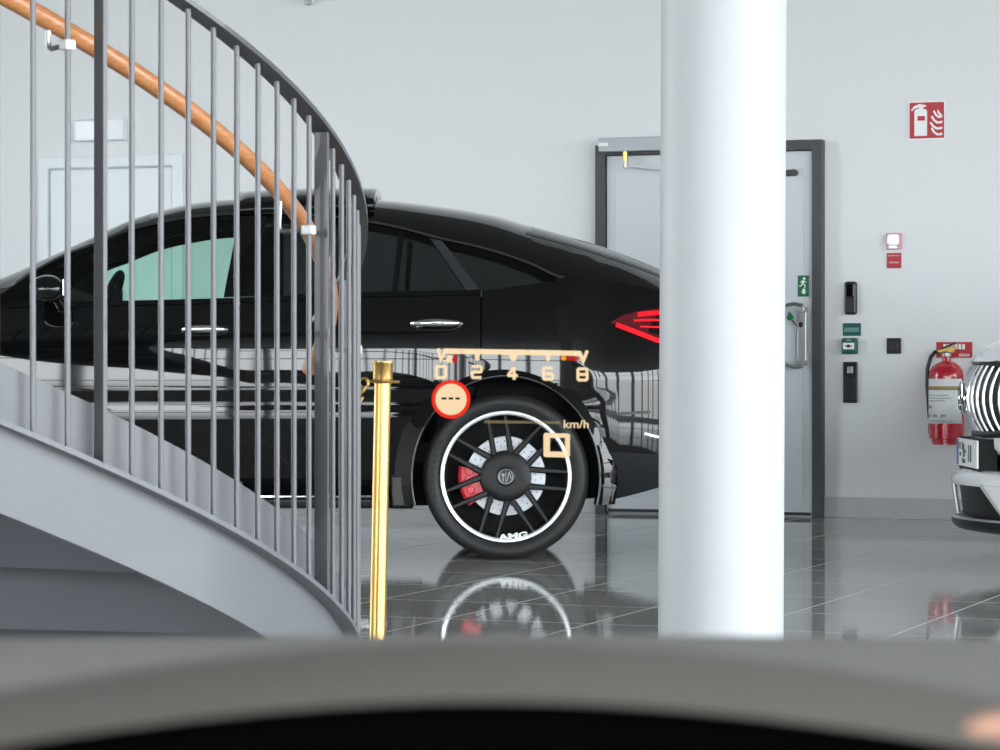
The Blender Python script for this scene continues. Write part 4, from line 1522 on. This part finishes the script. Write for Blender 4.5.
# ================================================================== dashboard of the car the photo is taken from
da = thing('dashboard', 'blurred dark dashboard and instrument hood along the bottom edge', 'dashboard', (0, 0, 0))
rows = []
for i in range(41):
    x = -.95 + 1.9 * i / 40
    far = 1.22 - .20 * (x / .9) ** 2
    zf = EYE - (626 - 357) / F * 1.22 - .012 * (x / .5) ** 2 * .35
    rows.append([(x, far, zf - .35), (x, far, zf - .02), (x, far - .012, zf - .006), (x, far - .04, zf), (x, far - .15, zf + .003), (x, .72, zf + .002), (x, .60, zf - .01), (x, .55, zf - .05), (x, .54, zf - .30)])
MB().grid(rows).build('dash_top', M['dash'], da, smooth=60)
def hood_z(x):
    return EYE - (652 - 357) / F * .78 - 1.02 * (x + .004) ** 2 / (1 + 2.5 * abs(x))


xs_ = [-.40 + .80 * i / 60 for i in range(61)]
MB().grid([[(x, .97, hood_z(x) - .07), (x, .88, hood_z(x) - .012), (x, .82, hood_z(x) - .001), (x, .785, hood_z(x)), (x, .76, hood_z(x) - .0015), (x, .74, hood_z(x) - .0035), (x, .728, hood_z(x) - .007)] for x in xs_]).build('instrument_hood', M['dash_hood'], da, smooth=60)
MB().grid([[(x, .728, hood_z(x) - .007), (x, .722, hood_z(x) - .010), (x, .722, hood_z(x) - .03), (x, .726, hood_z(x) - .06), (x, .726, hood_z(x) - .16)] for x in xs_]).build('instrument_face', M['dash_shade'], da, smooth=60)
MB().tube([(.106, .66, .8755), (.110, .66, .876), (.118, .66, .876), (.13, .66, .875)], [.001, .003, .004, .004], 12).build('peach_spot', M['peach'], da)  # small peach rod for a blurred spot of unknown nature

# ================================================================== sky beyond the glass, camera
w = bpy.data.worlds.new('sky')
bpy.context.scene.world = w
w.use_nodes = True
nt = w.node_tree
bg = nt.nodes['Background']
tc = nt.nodes.new('ShaderNodeTexCoord')
sx = nt.nodes.new('ShaderNodeSeparateXYZ')
cr = nt.nodes.new('ShaderNodeValToRGB')
mr = nt.nodes.new('ShaderNodeMapRange')
mr.inputs['From Min'].default_value = -1
mr.inputs['From Max'].default_value = 1
e = cr.color_ramp.elements
e[0].position = .47
e[0].color = (.34, .35, .35, 1)
e[1].position = .515
e[1].color = (.93, .975, 1.0, 1)
q = cr.color_ramp.elements.new(.75)
q.color = (.80, .90, 1.0, 1)
nt.links.new(tc.outputs['Generated'], sx.inputs[0])
nt.links.new(sx.outputs['Z'], mr.inputs['Value'])
nt.links.new(mr.outputs[0], cr.inputs[0])
nt.links.new(cr.outputs[0], bg.inputs['Color'])
bg.inputs['Strength'].default_value = 12.4

for o in bpy.data.objects:
    for key_, lab in (('brake_caliper', 'red brake caliper'), ('brake_disc', 'drilled light grey brake disc'), ('rim_lip', 'bright polished rim edge'),
                      ('handrail_bracket', 'pale metal handrail bracket'), ('snap_hook', 'gold snap hook'), ('handrail', 'wooden handrail'),
                      ('hose', 'black rubber hose'), ('tail_lamp', 'red tail lamp'), ('sign_ring', 'red sign ring'), ('gold_band', 'gold band on the label')):
        if o.name.split('.')[0] == key_ and o.parent:
            o['label'] = lab
cam = bpy.data.cameras.new('camera')
co_ = bpy.data.objects.new('camera', cam)
C.objects.link(co_)
co_.location = (0, 0, EYE)
co_.rotation_euler = (PI / 2, 0, 0)
cam.sensor_width = 36
cam.lens = F / 1000 * 36
cam.shift_y = -.018
cam.clip_start = .05
cam.dof.use_dof = True
cam.dof.focus_distance = 12.0
cam.dof.aperture_fstop = 18
sc = bpy.context.scene
sc.camera = co_
sc.view_settings.view_transform = 'Standard'
sc.view_settings.look = 'None'
sc.view_settings.gamma = 1
sc.view_settings.use_curve_mapping = False
sc.view_settings.exposure = 0.0
sc.cycles.use_denoising = True
sc.cycles.max_bounces = 12
sc.cycles.transparent_max_bounces = 24
sc.cycles.sample_clamp_indirect = 12
